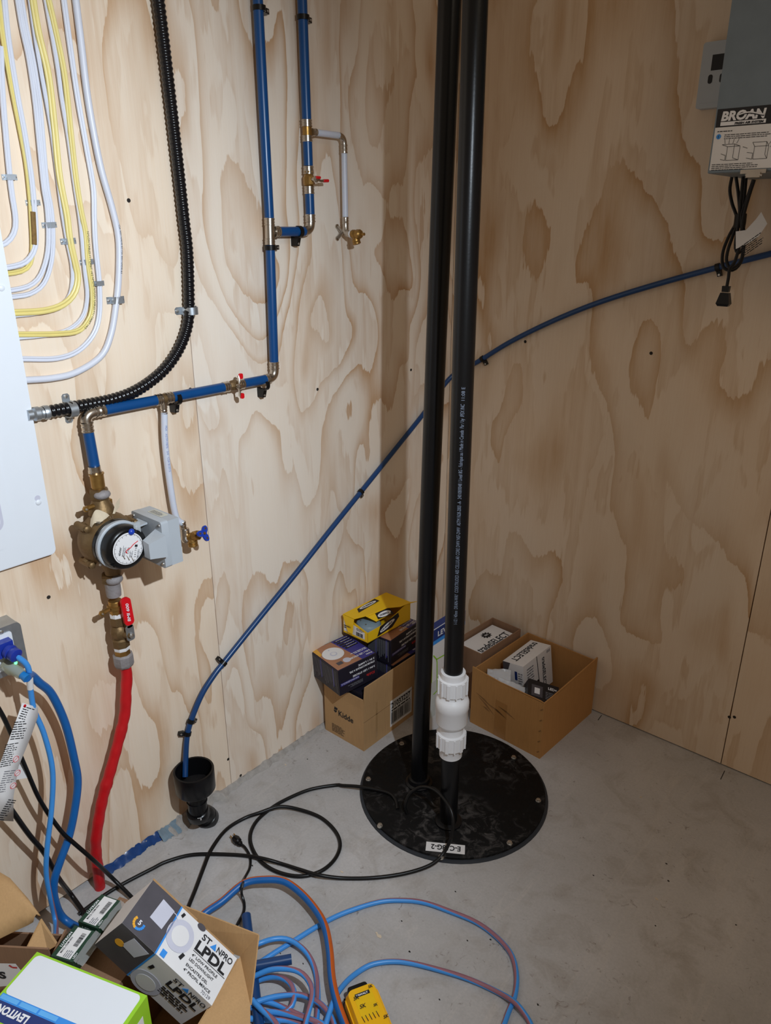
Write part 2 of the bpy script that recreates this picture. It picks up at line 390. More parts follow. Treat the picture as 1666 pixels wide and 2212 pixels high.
# ================================================================ the setting
M_pl = [plywood('plywood_left_a', 1, 3.1, rgb(236, 222, 206), rgb(196, 158, 122), 9.5, 3.6, 1.2, 1.0),
        plywood('plywood_left_b', 1, 9.4, rgb(236, 217, 195), rgb(198, 158, 120), 8.5, 3.8, 1.15, 0.95)]
M_pr = [plywood('plywood_right_a', 0, 14.7, rgb(222, 202, 180), rgb(182, 142, 98), 6.6, 2.7, 1.0, 0.9),
        plywood('plywood_right_b', 0, 27.2, rgb(222, 200, 176), rgb(180, 140, 96), 6.4, 2.8, 0.95, 0.9)]
fl = MB().box((-0.12, -3.8, -0.12), (3.4, 0.12, 0)).build('floor', M_floor, kind='structure')
wl = MB().box((-0.10, -3.8, 0), (-0.0185, 0.12, 2.75)).build('wall_left', M_dark, kind='structure')
wr = MB().box((-0.0185, 0.0185, 0), (3.4, 0.12, 2.75)).build('wall_right', M_dark, kind='structure')
for a, b, k in ((-1.0745, 0.0, 0), (-2.2935, -1.0765, 1), (-3.5, -2.2955, 0)):
    MB().box((-0.018, a, 0.014), (0, b, 2.75)).build('plywood_panel', M_pl[k], wl)
for a, b, k in ((0.001, 1.1005, 0), (1.1035, 2.32, 1), (2.323, 3.4, 0)):
    MB().box((a, 0, 0.004), (b, 0.018, 2.75)).build('plywood_panel', M_pr[k], wr)
for u, v in ((105, 1290), (686, 841), (493, 1640), (520, 1675), (411, 841), (888, 799), (278, 433)):
    p = L(u, v); MB().lathe([(0.0045, -0.001), (0.0045, 0.0006), (0.002, 0.0002)], p, X, 10).build('screw', M_dark, wl)
for u, v in ((1135, 738), (1407, 763), (1576, 1549), (1587, 1549)):
    p = R(u, v); MB().lathe([(0.005, -0.001), (0.005, 0.0006), (0.002, 0.0002)], p, -Y, 10).build('screw', M_dark, wr)
# broken concrete along the foot of the left wall, a child of the floor
mb = MB(); rg = random.Random(4); n = 90; vs = []
for i in range(n+1):
    y = -1.42 + i*(1.36/n); hgt = 0.012+0.012*rg.random() + (0.012 if -1.28 < y < -1.12 else 0); wd = 0.006+0.012*rg.random() + (0.03*rg.random() if -1.3 < y < -1.1 else 0)
    vs += [(-0.018, y, hgt), (0.0005+0.3*wd, y, hgt*0.8), (0.002+wd, y, 0.0003)]
mb.add(vs, [(i*3+k, i*3+k+1, i*3+k+4, i*3+k+3) for i in range(n) for k in range(2)])
mb.build('rough_edge', mat('concrete_rough', rgb(164, 158, 152), 0.9, var=0.35, scale=60, bump=0.8), fl)
for pts in (((1300, 1545), (1292, 1556)), ((1566, 1665), (1557, 1684))):      # short saw cuts near the right wall
    a, b = F(*pts[0]), F(*pts[1]); s_ = (b-a).cross(Z).normalized()*0.0012
    MB().add([q+Z*0.0004 for q in (a-s_, b-s_, b+s_, a+s_)], [(0, 1, 2, 3)]).build('saw_cut', M_dark, fl)
rg = random.Random(9); mb = MB()
for u, v, sz in [(739, 1884, .007), (820, 2022, .010), (814, 2016, .006), (1385, 1722, .006), (868, 1990, .003), (1010, 2032, .003), (885, 2056, .004), (1440, 1866, .004), (1444, 1903, .004), (1418, 1942, .006), (1282, 1891, .003), (664, 1640, .003), (617, 1652, .005), (1060, 2030, .004), (984, 1926, .003), (1416, 2000, .003), (950, 2160, .003), (745, 2160, .004), (606, 2060, .003), (628, 2040, .003), (655, 2082, .003), (545, 1870, .004), (1590, 1998, .003), (1162, 2170, .004)]:
    c = F(u, v); k = rg.random()*3; pts = []
    for i in range(6):
        t = i*math.pi/3+k; pts.append(c+V((math.cos(t), math.sin(t)*rg.uniform(.4, .8), 0))*sz*rg.uniform(.5, 1))
    mb.prism(pts, (0, 0, 0.0012), mi=0 if sz >= .005 else 1)
mb.build('debris', [mat('chip_pale', rgb(206, 190, 168), 0.9), M_dark], fl, kind='stuff')
# ================================================================ electrical panel and its cables on the left wall
pc = L(123, 1195, 0.02); PY, PZ = pc.y, pc.z
ep = thing('breaker_panel', 'white steel electrical panel cover with rounded corner at left edge of plywood wall', 'panel', (0, PY-0.2, PZ))
PW, PH = 0.40, 0.84
MB().box((0.0, PY-PW+0.03, PZ+0.03), (0.012, PY-0.03, PZ+PH-0.03)).build('back_box', M_galv, ep)
mb = MB(); mb.prism([(0.012, PY-PW+a, PZ+b) for a, b in rrect(PW, PH, 0.012)], (0.006, 0, 0)); mb.prism([(0.0175, PY-PW+a, PZ+b) for a, b in rrect(PW-0.004, PH-0.004, 0.011, x0=0.002, y0=0.002)], (0.002, 0, 0)); mb.build('cover', M_wht, ep)
e = L(36, 1178, 0.02); W2 = e.y-(PY-PW)-0.06
mb = MB(); mb.prism([(0.0190, PY-PW+0.06+a, e.z+b) for a, b in rrect(W2, PH-2*(e.z-PZ), 0.03)], (0.0018, 0, 0)); mb.build('raised_field', M_wht, ep)
e2 = L(11, 1145, 0.02); W3 = e2.y-(PY-PW)-0.09
mb = MB(); mb.prism([(0.0204, PY-PW+0.09+a, e2.z+b) for a, b in rrect(W3, 0.6, 0.02)], (0.0006, 0, 0)); mb.build('door_frame', M_lgr, ep)
mb = MB(); mb.prism([(0.0208, PY-PW+0.095+a, e2.z+0.006+b) for a, b in rrect(W3-0.012, 0.588, 0.017)], (0.0022, 0, 0)); dr = mb.build('door', M_wht, ep)
for u, v in ((83, 1085), (3, 622)):
    p = L(u, v, 0.0195); MB().lathe([(0.0062, 0), (0.0060, 0.0015), (0.004, 0.003), (0.0005, 0.0034)], p, X, 14).build('screw', M_wht, ep)
p = L(81, 1076, 0.0195); MB().lathe([(0.0062, 0), (0.0062, 0.0004)], p, X, 14).build('keyhole', M_lgr, ep)
def nmprof(wd, t): return [(-wd/2, .35*t), (-.43*wd, .82*t), (-.25*wd, t), (-.09*wd, .86*t), (0, .7*t), (.09*wd, .86*t), (.25*wd, t), (.43*wd, .82*t), (wd/2, .35*t), (.42*wd, 0), (-.42*wd, 0)]
def text_on_path(parent, pts, s, size, n, off, lift, m, start=0.0, width=None, root=None):
    vs, fs = text_mesh(s, size, 0.0, 0.0, 'LEFT', width); d = [0]
    for a, b in zip(pts, pts[1:]): d.append(d[-1]+(b-a).length)
    def at(x):
        x = max(0, min(d[-1]-1e-6, x)); j = 0
        while d[j+1] < x: j += 1
        return pts[j].lerp(pts[j+1], (x-d[j])/(d[j+1]-d[j])), (pts[j+1]-pts[j]).normalized()
    out = []
    for q in vs:
        p, t = at(start+q.x); out.append(p + n.cross(t).normalized()*(q.y+off) + n*lift)
    mb = MB(); mb.add(out, fs); return mb.build('printed_text', m, parent, root=root)
CABLES = {
 'A': ([(0, 100), (4, 200), (12, 300), (20, 383), (26, 430), (31, 460), (32, 490), (24, 512), (8, 527), (-14, 534)], 'w', .011, .003, 'white flat cable curling into panel, innermost of the fanned cables'),
 'B': ([(6, -25), (16, 80), (35, 200), (52, 290), (66, 380), (72, 440), (76, 500), (73, 539), (54, 566), (19, 577), (-10, 579)], 'w', .011, .0055, 'white flat cable lying beside a yellow one, second bend from panel'),
 'B2': ([(-8, -20), (4, 75), (22, 180), (40, 270), (55, 350), (64, 430), (67, 480), (69, 530), (65, 566), (51, 583), (22, 590), (-8, 592)], 'y', .010, .003, 'yellow flat cable with rusty scuff, innermost of the yellow cables'),
 'C': ([(33, -20), (46, 60), (61, 130), (74, 220), (82, 300), (92, 400), (100, 450), (103, 504), (100, 552), (85, 596), (60, 618), (20, 627), (-6, 628)], 'w', .010, .003, 'white flat cable of a tight pair, the upper one of the two'),
 'C2': ([(42, -20), (55, 60), (70, 130), (84, 220), (91, 300), (100, 400), (109, 450), (113, 504), (110, 562), (94, 611), (65, 634), (26, 641), (-4, 643)], 'w', .010, .003, 'white flat cable of a tight pair, the lower one of the two'),
 'D2': ([(60, -20), (81, 122), (108, 270), (119, 351), (132, 450), (143, 517), (154, 571), (155, 612), (146, 644), (121, 664), (80, 676), (38, 681), (0, 684)], 'w', .009, .003, 'white cable half hidden under the broad yellow cable'),
 'D': ([(66, -25), (81, 67), (103, 162), (116, 270), (127, 378), (143, 463), (150, 517), (162, 571), (167, 601), (159, 634), (135, 658), (95, 671), (35, 675), (0, 676)], 'y', .0135, .0075, 'broad yellow flat cable, middle of the three yellow cables'),
 'E2': ([(95, -10), (121, 135), (132, 216), (146, 297), (160, 400), (172, 480), (181, 580), (187, 639), (178, 682), (151, 709), (110, 722), (46, 729), (10, 731)], 'w', .009, .003, 'white cable half hidden under the outermost yellow cable'),
 'E': ([(98, -25), (119, 67), (138, 162), (150, 270), (162, 378), (173, 450), (184, 504), (189, 566), (198, 625), (198, 666), (189, 693), (167, 715), (121, 721), (44, 722), (10, 722)], 'y', .0115, .0065, 'slim yellow cable with black print, outermost of the yellow cables'),
 'F': ([(133, -25), (151, 108), (167, 216), (184, 311), (200, 405), (202, 470), (205, 531), (213, 612), (213, 680), (200, 723), (167, 758), (121, 774), (54, 775), (20, 774)], 'w', .0115, .003, 'white flat cable running alone, second outermost of the fanned cables'),
 'G': ([(158, -25), (173, 95), (184, 189), (197, 270), (216, 365), (240, 450), (254, 517), (254, 598), (249, 652), (238, 720), (216, 769), (162, 804), (113, 816), (62, 820), (30, 821)], 'W', .015, .004, 'thick round white cable, outermost of the fanned cables'),
}
for k, (px, c, wd, d, lab) in CABLES.items():
    pts = resample(catmull([L(u, v, d) for u, v in px], 8), 0.012)
    mb = MB()
    if c == 'W': mb.tube([q+X*0.004 for q in pts], 0.0070, 12, ref=X)
    else: mb.sweep(pts, nmprof(wd, 0.0058), X)
    lo = V((0, sum(q.y for q in pts)/len(pts), min(q.z for q in pts)))
    t = thing('electrical_cable', lab, 'cable', lo, group='cables fanned into the electrical panel')
    mb.build('sheath', M_nmy if c == 'y' else M_nmw, t)
    if k == 'E': text_on_path(t, pts, 'NYLON CABLES FT1 ORBIT 14/2 NMD90 NYLON CABLES FT1 ORBIT 14/2', 0.0062, X, 0.0010, 0.0062, M_ink, 0.42)
    if k == 'G': text_on_path(t, pts, 'CSA 300V NMD90 8/3 CSA 300V NMD90 8/3', 0.0052, X, 0.001, 0.0108, M_ink, 0.42)
    if k == 'B2': MB().tube([q+X*0.004+Y*0.002 for q in pts[30:36]], 0.0058, 8, ref=X).build('scuff', mat('rust_scuff', rgb(126, 96, 50), 0.8, var=0.4, scale=200), t)
def place(src, parts, name, label, cat, Mx, group=None):
    """a copy of a thing whose parts share mesh data; src lists (name, mesh)"""
    o = bpy.data.objects.new(name, None); col.objects.link(o); o.empty_display_size = 0.01; o.matrix_world = Mx; ROOT[o.name] = Mx
    setp(o, label, cat, group)
    for nm, me in parts:
        c = bpy.data.objects.new(nm, me); col.objects.link(c); c.parent = o
    return o
def mesh_of(name, mb, m):
    o = mb.build(name, m); me = o.data
    off = o.location
    for q in me.vertices: q.co += off
    bpy.data.objects.remove(o); return me
def basis(o, x, y):
    x = V(x).normalized(); z = x.cross(V(y)).normalized(); y = z.cross(x)
    return Matrix.Translation(V(o)) @ Matrix((x, y, z)).transposed().to_4x4()
# staple: local x across the cable, local y off the wall
mb = MB(); mb.box((-.0145, 0, -.005), (-.0075, .0012, .005)); mb.box((.0075, 0, -.005), (.0145, .0012, .005)); mb.box((-.0082, 0, -.005), (-.0070, .0092, .005)); mb.box((.0070, 0, -.005), (.0082, .0092, .005)); mb.box((-.0082, .0084, -.005), (.0082, .0094, .005)); mb.box((-.0018, .0092, -.005), (.0018, .0102, .005))
staple_band = mesh_of('band', mb, M_galv)
staple_nail = [mesh_of('nail', MB().lathe([(.0022, .0012), (.002, .0022), (.0005, .0026)], (sg*.0115, 0, 0), Y, 8), M_zinc) for sg in (-1, 1)]
for (u, v, sc_, lab) in ((20, 383, 1, 'metal staple over the innermost white cable'), (71, 438, 1, 'metal staple over the white and rusty yellow cables'), (106, 486, 1.05, 'metal staple over the tight pair of white cables'),
                       (147, 521, 1.15, 'metal staple over the broad yellow cable'), (187, 566, 1.05, 'metal staple over the outermost yellow cable'), (211, 612, 1, 'metal staple over the lone white flat cable'), (249, 648, 1.45, 'large metal staple over the thick outermost white cable')):
    p = L(u, v); q = L(u+6, v+32); t = (q-p).normalized() if u < 200 else -Z
    place(None, [('band', staple_band), ('nail', staple_nail[0]), ('nail', staple_nail[1])], 'cable_staple', lab, 'staple', basis(p, X.cross(t), X) @ Matrix.Scale(sc_, 4), 'staples over the cables')
# ---------------------------------------------------------------- black conduit
cpx = [(338, -30), (342, 0), (355, 105), (370, 232), (386, 370), (397, 470), (405, 540), (408, 620), (408, 680), (400, 722), (379, 767), (346, 807), (297, 842), (243, 863), (162, 879), (92, 892)]
pts = resample(catmull([L(u, v, 0.0185) for u, v in cpx], 10), 0.0017)
rr = [0.0128 + 0.0010*math.sin(i*2*math.pi/6.0) for i in range(len(pts))]
ct = thing('flexible_conduit', 'black ribbed flexible conduit curving down the wall into the panel', 'conduit', (0.0185, -1.1, min(p.z for p in pts)))
MB().tube(pts, rr, 16, ref=X).build('ribbed_tube', M_conduit, ct, sharp=80)
a, b = pts[-1], L(66, 896, 0.0185); d = (b-a).normalized()
MB().lathe([(.0145, -.012), (.0150, -.004), (.0130, 0), (.0130, .006), (.0148, .008), (.0148, .018), (.011, .022), (.011, .032)], a, d, 20).build('connector', M_galv, ct)
def strap(u, v, ax, label):
    p = L(u, v); s_ = X.cross(ax).normalized(); t = thing('conduit_strap', label, 'strap', p, group='two-hole straps on the conduit')
    mb = MB(); n = 10; vs = []
    for i in range(n+1):
        th = math.pi*i/n
        for rr_ in (.0145, .0162):
            for k in (-.0085, .0085): vs.append(p + s_*(-math.cos(th)*rr_) + X*(.0190+max(0, math.sin(th))*rr_*1.0+(rr_-.0145)*.5) + ax*k)
    for i in range(n):
        b_ = i*4
        mb.f += [[b_+2, b_+3, b_+7, b_+6], [b_, b_+4, b_+5, b_+1], [b_, b_+2, b_+6, b_+4], [b_+1, b_+5, b_+7, b_+3]]; mb.sm += [True]*4; mb.mi += [0]*4
    mb.v += vs
    for sg in (-1, 1):
        q = p + s_*sg*.0153
        mb.prism([q-ax*.0085, q+ax*.0085, q+ax*.0085+X*.0195, q-ax*.0085+X*.0195], s_*sg*.0014)
        for_tab = [(0, -.0085), (.0125, -.0085), (.0165, -.005), (.0165, .005), (.0125, .0085), (0, .0085)]
        mb.prism([q+s_*sg*a_+ax*b_ for a_, b_ in for_tab], X*.0016)
    mb.build('band', M_galv, t)
    for sg in (-1, 1): MB().lathe([(.0042, .0016), (.0040, .003), (.0015, .0036)], p+s_*sg*.0255, X, 10).build('screw', M_zinc, t)
strap(402, 670, -Z, 'galvanised two-hole strap on the vertical run of conduit')
p, q = L(162, 879), L(120, 887); strap(145, 882, (q-p).normalized(), 'galvanised two-hole strap on conduit beside the white panel')
# ================================================================ blue water lines
RP = 0.0120
def seg(parent, p0, p1, m, name='pipe', r=RP): return MB().cyl(p0, p1, r, seg=20).build(name, m, parent)
def crimp(parent, p0, d, ln=0.024, r=RP):
    d = V(d).normalized(); return MB().lathe([(r*1.04, 0), (r*1.13, .001), (r*1.13, ln*.18), (r*1.05, ln*.22), (r*1.05, ln*.42), (r*1.11, ln*.46), (r*1.11, ln*.58), (r*1.05, ln*.62), (r*1.05, ln*.8), (r*1.15, ln*.84), (r*1.15, ln*.95), (r*1.0, ln)], p0, d, 22).build('crimp_sleeve', M_steel, parent)
def elbow(parent, p0, c, p1, r=RP, m=None, name='elbow'):
    p0, c, p1 = V(p0), V(c), V(p1); pts = []
    for i in range(11):
        t = i/10; pts.append((1-t)**2*p0 + 2*t*(1-t)*c + t*t*p1)
    return MB().tube(pts, r, 16).build(name, m or M_steel, parent)
def wp(u, v, d=0.026): return L(u, v, d)
DY = 0.026
# main line: from the meter up, across and up to the ceiling
w1 = thing('water_line', 'main blue water pipe from brass meter across the plywood and up the wall', 'pipe', wp(400, 860))
zy = wp(226, 887).z; zy = 1.222; y1 = -1.380; yr = -0.838
def at(y, z, d=DY): return V((d, y, z))
yt = wp(583, 495).y; ztop = 2.45; ztee = wp(583, 497).z
ym = wp(557, 0).y
c1 = at(y1, zy); 
seg(w1, at(y1, 1.096, .034), at(y1, zy-.040, .028), M_blue); crimp(w1, at(y1, zy-.040, .028), Z, .022); elbow(w1, at(y1, zy-.018), c1, at(y1+.024, zy), RP*.98); crimp(w1, at(y1+.046, zy), -Y, .024)
yt1 = wp(352, 866).y
seg(w1, at(y1+.046, zy), at(yt1-.018, zy), M_blue)
crimp(w1, at(yt1-.019, zy), Y, .016, RP); MB().cyl(at(yt1-.006, zy), at(yt1+.008, zy), RP*1.0).build('tee', M_brassd, w1); MB().cyl(at(yt1, zy-.002), at(yt1, zy-.022), .0085).build('tee_branch', M_steel, w1); crimp(w1, at(yt1+.026, zy), -Y, .020, RP)
yv = wp(505, 843).y
seg(w1, at(yt1+.026, zy), at(yv-.032, zy), M_blue); crimp(w1, at(yv-.033, zy), Y, .018, RP)
MB().lathe([(RP*.9, -.016), (RP*1.05, -.012), (RP*1.15, -.006), (RP*1.15, .006), (RP*1.05, .010), (RP*.9, .013)], at(yv, zy), Y, 8).build('valve_body', M_brassd, w1)
crimp(w1, at(yv+.032, zy), -Y, .016, RP)
hd = MB(); hd.cyl(at(yv, zy, .038), at(yv, zy, .050), .0055, seg=12); hd.lathe([(.0075, 0), (.008, .002), (.006, .006), (.002, .0075)], at(yv, zy, .048), X, 10)
for sg in (-1, 1):
    a_ = at(yv, zy, .046); b_ = at(yv+.004, zy+sg*.026, .044); hd.tube([a_, a_.lerp(b_, .5)+X*.002, b_], .0040, 8, sx=.6)
hd = hd.build('valve_handle', M_steel, w1)
for sg in (-1, 1):
    q = at(yv+.008, zy+sg*.024, .045); MB().prism([q+V((0, a_, b_*sg)) for a_, b_ in rrect(.011, .014, .004, 3, -.005, -.006)], X*.005).build('red_cap', M_redp, hd, root=w1)
seg(w1, at(yv+.030, zy), at(yr-.026, zy), M_blue); crimp(w1, at(yr-.034, zy), Y, .012, RP)
crimp(w1, at(yr, zy+.042), -Z, .020); elbow(w1, at(yr-.022, zy), at(yr, zy), at(yr, zy+.024), RP*1.0)
p0 = at(yr, zy+.040); p1 = wp(583.5, 528)
seg(w1, p0, p1, M_blue); dv = (wp(582, 470)-p1).normalized()
crimp(w1, p1-dv*.002, dv, .016); tc_ = p1+dv*.030
MB().cyl(p1+dv*.012, p1+dv*.048, RP*1.02).build('tee', M_steel, w1); crimp(w1, p1+dv*.062, -dv, .018)
p2 = p1+dv*.058; p3 = wp(557, 0); dd = (p3-p2).normalized(); seg(w1, p2, p2+dd*1.1, M_blue)
TEE = tc_
# branch riser
w2 = thing('branch_water_line', 'second blue water riser with brass ball valve, right of the main riser', 'pipe', TEE)
bz = TEE.z; be = wp(606, 498); yb = wp(671, 485).y
MB().cyl(at(TEE.y+.012, bz), at(TEE.y+.028, bz), RP*.75).build('tee_branch', M_steel, w2); crimp(w2, at(TEE.y+.014, bz), Y, .016)
seg(w2, at(TEE.y+.028, bz), at(yb-.024, bz), M_blue); elbow(w2, at(yb-.026, bz), at(yb, bz), at(yb, bz+.024)); crimp(w2, at(yb, bz+.042), -Z, .020)
q0 = at(yb, bz+.040); q1 = wp(653, 0); dq = (q1-q0).normalized()
def on(v):                                   # the point of the riser seen at image height v
    lo, hi = 0.0, 1.2
    for _ in range(40):
        md = (lo+hi)/2; P_ = q0+dq*md-CAM; vv = CY-FPX*P_.dot(cu)/P_.dot(cf)
        if vv > v: lo = md
        else: hi = md
    return q0+dq*lo
seg(w2, q0, on(418), M_blue); crimp(w2, on(419), dq, .019)
MB().lathe([(RP*.95, 0), (RP*1.25, .004), (RP*1.25, .020), (RP*.95, .026), (RP*1.1, .030), (RP*1.1, .036)], on(402), dq, 8).build('valve_body', M_brass, w2)
crimp(w2, on(359), -dq, .019)
vc = on(388); h2 = MB(); h2.cyl(vc+X*.008, vc+X*.028, .006, seg=12); h2.lathe([(.009, 0), (.009, .003), (.005, .007)], vc+X*.024, X, 6); h2.tube([vc+X*.027, vc+X*.030+Y*.014-Z*.004, vc+X*.028+Y*.030-Z*.002], .0035, 8, sx=.7)
h2 = h2.build('valve_handle', M_steel, w2); MB().tube([vc+X*.029+Y*.024-Z*.003, vc+X*.028+Y*.042-Z*.002], .004, 8).build('red_cap', M_redp, h2, root=w2)
MB().tube([vc+X*.031-Y*.004+Z*.004, vc+X*.031+Y*.010+Z*.004], .0035, 8).build('red_cap', M_redp, h2, root=w2)
seg(w2, on(358), on(306), M_blue); crimp(w2, on(306.5), dq, .015); MB().cyl(on(296), on(270), RP*1.0).build('tee', M_brass, w2); crimp(w2, on(258), -dq, .017)
seg(w2, on(259), q0+dq*1.2, M_blue)
# white drain branch with brass drain valve
tb = on(284); w3 = thing('drain_branch', 'frosted white plastic tube with elbow ending in a brass drain valve', 'pipe', wp(743, 490))
zc = tb.z; yc = wp(743.5, 320).y; RW = .0082
MB().cyl(tb+Y*.010, tb+Y*.020, RW*1.1).build('tee_branch', M_brassd, w3); crimp(w3, tb+Y*.016, Y, .016, RW)
seg(w3, tb+Y*.030, at(yc-.020, zc), M_clear, r=RW); elbow(w3, at(yc-.022, zc), at(yc, zc), at(yc, zc-.022), RW*1.0); crimp(w3, at(yc, zc-.020), -Z, .022, RW)
zb = wp(743, 472).z; seg(w3, at(yc, zc-.040), at(yc, zb), M_clear, r=RW); crimp(w3, at(yc, zb+.004), -Z, .020, RW)
MB().tube([at(yc, zb-.014), at(yc, zb-.030), at(yc, zb-.038, .032), at(yc, zb-.040, .044)], [RW*1.05, RW*1.1, RW*1.15, RW*1.15], 14).build('drop_ear_elbow', M_steel, w3)
mb = MB(); 
for a_ in (0, 1, 2):
    t = math.radians(90+a_*120+30); c = at(yc+.018*math.cos(t), zb-.036+.018*math.sin(t), 0); mb.lathe([(.0062, 0), (.0062, .004)], c, X, 12); mb.tube([c+X*.003, at(yc, zb-.036, .012)], .005, 8)
mb.build('mounting_ears', M_steel, w3)
dv0 = at(yc, zb-.040, .044); MB().lathe([(.0085, 0), (.0105, .001), (.0105, .006)], dv0, X, 12).build('thread_tape', M_paper, w3)
mb = MB(); mb.lathe([(.010, .006), (.0115, .008), (.0115, .018), (.009, .022), (.0125, .024), (.0125, .036), (.009, .040), (.004, .041), (.004, .052)], dv0, X, 8); mb.lathe([(.0075, 0), (.009, .012), (.0115, .013), (.0115, .017), (.0105, .018), (.0115, .020), (.0115, .024), (.008, .026)], dv0+X*.016-Z*.002, V((.25, .1, -1)), 14)
mb.build('drain_valve', M_brass, w3)
# white drop tube with blue handled drain valve under the grey meter box
w4 = thing('drop_tube', 'frosted white tube dropping from tee behind grey meter box to blue-handled valve', 'pipe', (DY, -1.18, .84))
yd = yt1; crimp(w4, at(yd, zy-.018), -Z, .018, .0070)
ye = wp(400, 1168).y
path = catmull([at(yd, zy-.032), wp(357, 960), wp(368, 1050), wp(380, 1115), at(ye-.006, .905, .030)], 8)
MB().tube(path, .0080, 14).build('pipe', M_clear, w4)
text_on_path(w4, path, 'PEX   ASTM F876   3/4   CSA B137.5', .0075, X, -.003, .0083, mat('ink_pale_blue', rgb(120, 140, 190), .6), .03)
crimp(w4, at(ye-.005, .910, .030), V((0, .05, -1)), .02, .0078)
vb = at(ye, .862, .030)
MB().lathe([(.010, .028), (.0115, .024), (.0115, .006), (.013, 0), (.010, -.008)], vb, Z, 10).build('drop_ear_elbow', M_steel, w4)
vd = V((.84, .24, .36)).normalized()
MB().lathe([(.0098, .006), (.0098, .014)], vb, vd, 14).build('thread_tape', M_paper, w4)
mb = MB(); mb.lathe([(.0095, .012), (.0115, .014), (.0115, .024), (.009, .027), (.0125, .029), (.0125, .044), (.008, .047), (.0042, .049), (.0042, .060)], vb, vd, 8); mb.lathe([(.009, 0), (.0105, .010), (.0125, .012), (.0125, .017), (.0115, .018), (.0125, .019), (.0125, .024), (.010, .026)], vb+vd*.022, V((.2, -.1, -1)), 14)
mb.build('drain_valve', M_brass, w4)
hc = vb+vd*.060; hs_, hu = frame_of(vd); poly = []
for k in range(48):
    t = 2*math.pi*k/48; r_ = .0155+.0065*math.cos(3*(t-.3)); poly.append(hc+hs_*(r_*math.cos(t))+hu*(r_*math.sin(t)))
hw = MB().prism(poly, vd*.005).build('handwheel', M_hblue, w4)
for k in range(3):
    t = .3+2*math.pi*k/3; c = hc+hs_*(.0145*math.cos(t))+hu*(.0145*math.sin(t)); MB().lathe([(.0032, 0), (.0032, .0003)], c+vd*.0050, vd, 10).build('finger_hole', M_brassd, hw, root=w4)
MB().lathe([(.004, .005), (.0036, .0075), (.001, .008)], hc, vd, 8).build('screw', M_brass, hw, root=w4)
# ---------------------------------------------------------------- water meter
YM, ZM = -1.388, .942
mt = thing('water_meter', 'old brass water meter with black register ring and white dial', 'meter', (.06, YM, ZM-.14))
def mp(z, d=.045): return V((d, YM+.004, z))
MB().lathe([(.013, -.012), (.0135, .0), (.015, .001), (.015, .030), (.0165, .031), (.0165, .033)], mp(1.06), Z, 18).build('adapter', M_brass, mt)
MB().lathe([(RP*1.05, 0), (RP*1.2, .001), (RP*1.2, .012), (RP*1.12, .013), (RP*1.12, .022)], mp(1.086, .040), Z, 20).build('crimp_sleeve', M_steel, mt)
MB().lathe([(.0215, 0), (.0225, .003), (.0225, .017), (.0205, .022), (.016, .024)], mp(1.034), Z, 6).build('union_nut', M_brassd, mt)
MB().ball(mp(1.046)+X*.012, .016, 12, 8, (1, 1.2, .7)).build('putty', M_putty, mt)
MB().lathe([(.030, -.085), (.026, -.070), (.020, -.058), (.017, -.05)], mp(1.085), Z, 18).build('outlet_neck', M_brassd, mt)
MB().lathe([(.017, 0), (.017, .02)], mp(1.016), Z, 18).build('neck', M_brassd, mt)
mb = MB(); mb.lathe([(.020, -.046), (.046, -.040), (.060, -.022), (.064, 0), (.062, .018), (.056, .030), (.052, .036)], V((.06, YM, ZM)), X, 28); mb.build('body', M_brassd, mt)
for t in (140, 218, 20):
    t = math.radians(t); c = V((.055, YM+.066*math.cos(t), ZM+.066*math.sin(t))); dr_ = V((0, math.cos(t), math.sin(t)))
    m_ = MB(); m_.tube([c-dr_*.014, c+dr_*.004], .011, 10, sx=1.3); m_.cyl(c+dr_*.002-X*.020, c+dr_*.002+X*.020, .0085, seg=12); m_.lathe([(.008, 0), (.008, .006), (.005, .008)], c+dr_*.002+X*.020, X, 6); lg = m_.build('bolt_lug', M_brassd, mt)
MB().lathe([(.056, 0), (.056, .010), (.053, .012)], V((.094, YM, ZM)), X, 40).build('black_flange', M_black, mt)
MB().lathe([(.0545, 0), (.0555, .002), (.0555, .010), (.053, .012)], V((.105, YM, ZM)), X, 40).build('clamp_ring', M_grey, mt)
MB().lathe([(.050, 0), (.051, .006), (.050, .020), (.046, .028), (.042, .030), (.036, .0285)], V((.116, YM, ZM)), X, 40).build('register_shroud', M_black, mt)
dl = MB().lathe([(.0365, 0), (.0365, .0015)], V((.1435, YM, ZM)), X, 40).build('dial', M_paper, mt)
tl = math.radians(-52); ex = V((0, math.cos(tl), math.sin(tl))); ey = X.cross(ex)
fd = Face(dl, V((.1452, YM, ZM)), ex, ey, local=False, root=mt)
fd.strokes([[(.0335*math.cos(2*math.pi*k/60), .0335*math.sin(2*math.pi*k/60)) for k in range(61)]], .0006, M_inkg, 'dial_ring')
fd.strokes([[(.030*math.cos(2*math.pi*k/20), .030*math.sin(2*math.pi*k/20)), (.0335*math.cos(2*math.pi*k/20), .0335*math.sin(2*math.pi*k/20))] for k in range(20)], .0005, M_ink, 'tick_marks')
fdr = Face(dl, V((.1452, YM, ZM)), V((0, .30, .954)), X.cross(V((0, .30, .954))), local=False, root=mt)
fdr.text('elster', -.016, .017, .0085, M_ink, .0001, lv=1); fdr.fine(-.018, .006, .010, .014, 4, M_inkg, lv=1, seed=5)
fdr.text('C700', -.012, -.003, .0068, M_ink, lv=1); fdr.fine(-.020, -.012, -.004, -.004, 3, M_inkg, lv=1, seed=6); fdr.text('2 4 1 7 0', -.020, -.021, .0062, M_ink, lv=1); fdr.rect(.004, -.0215, .009, -.0150, M_ink, 'counter_window', 1)
fdr.fine(-.022, -.028, .004, -.023, 2, M_inkg, lv=1, seed=8)
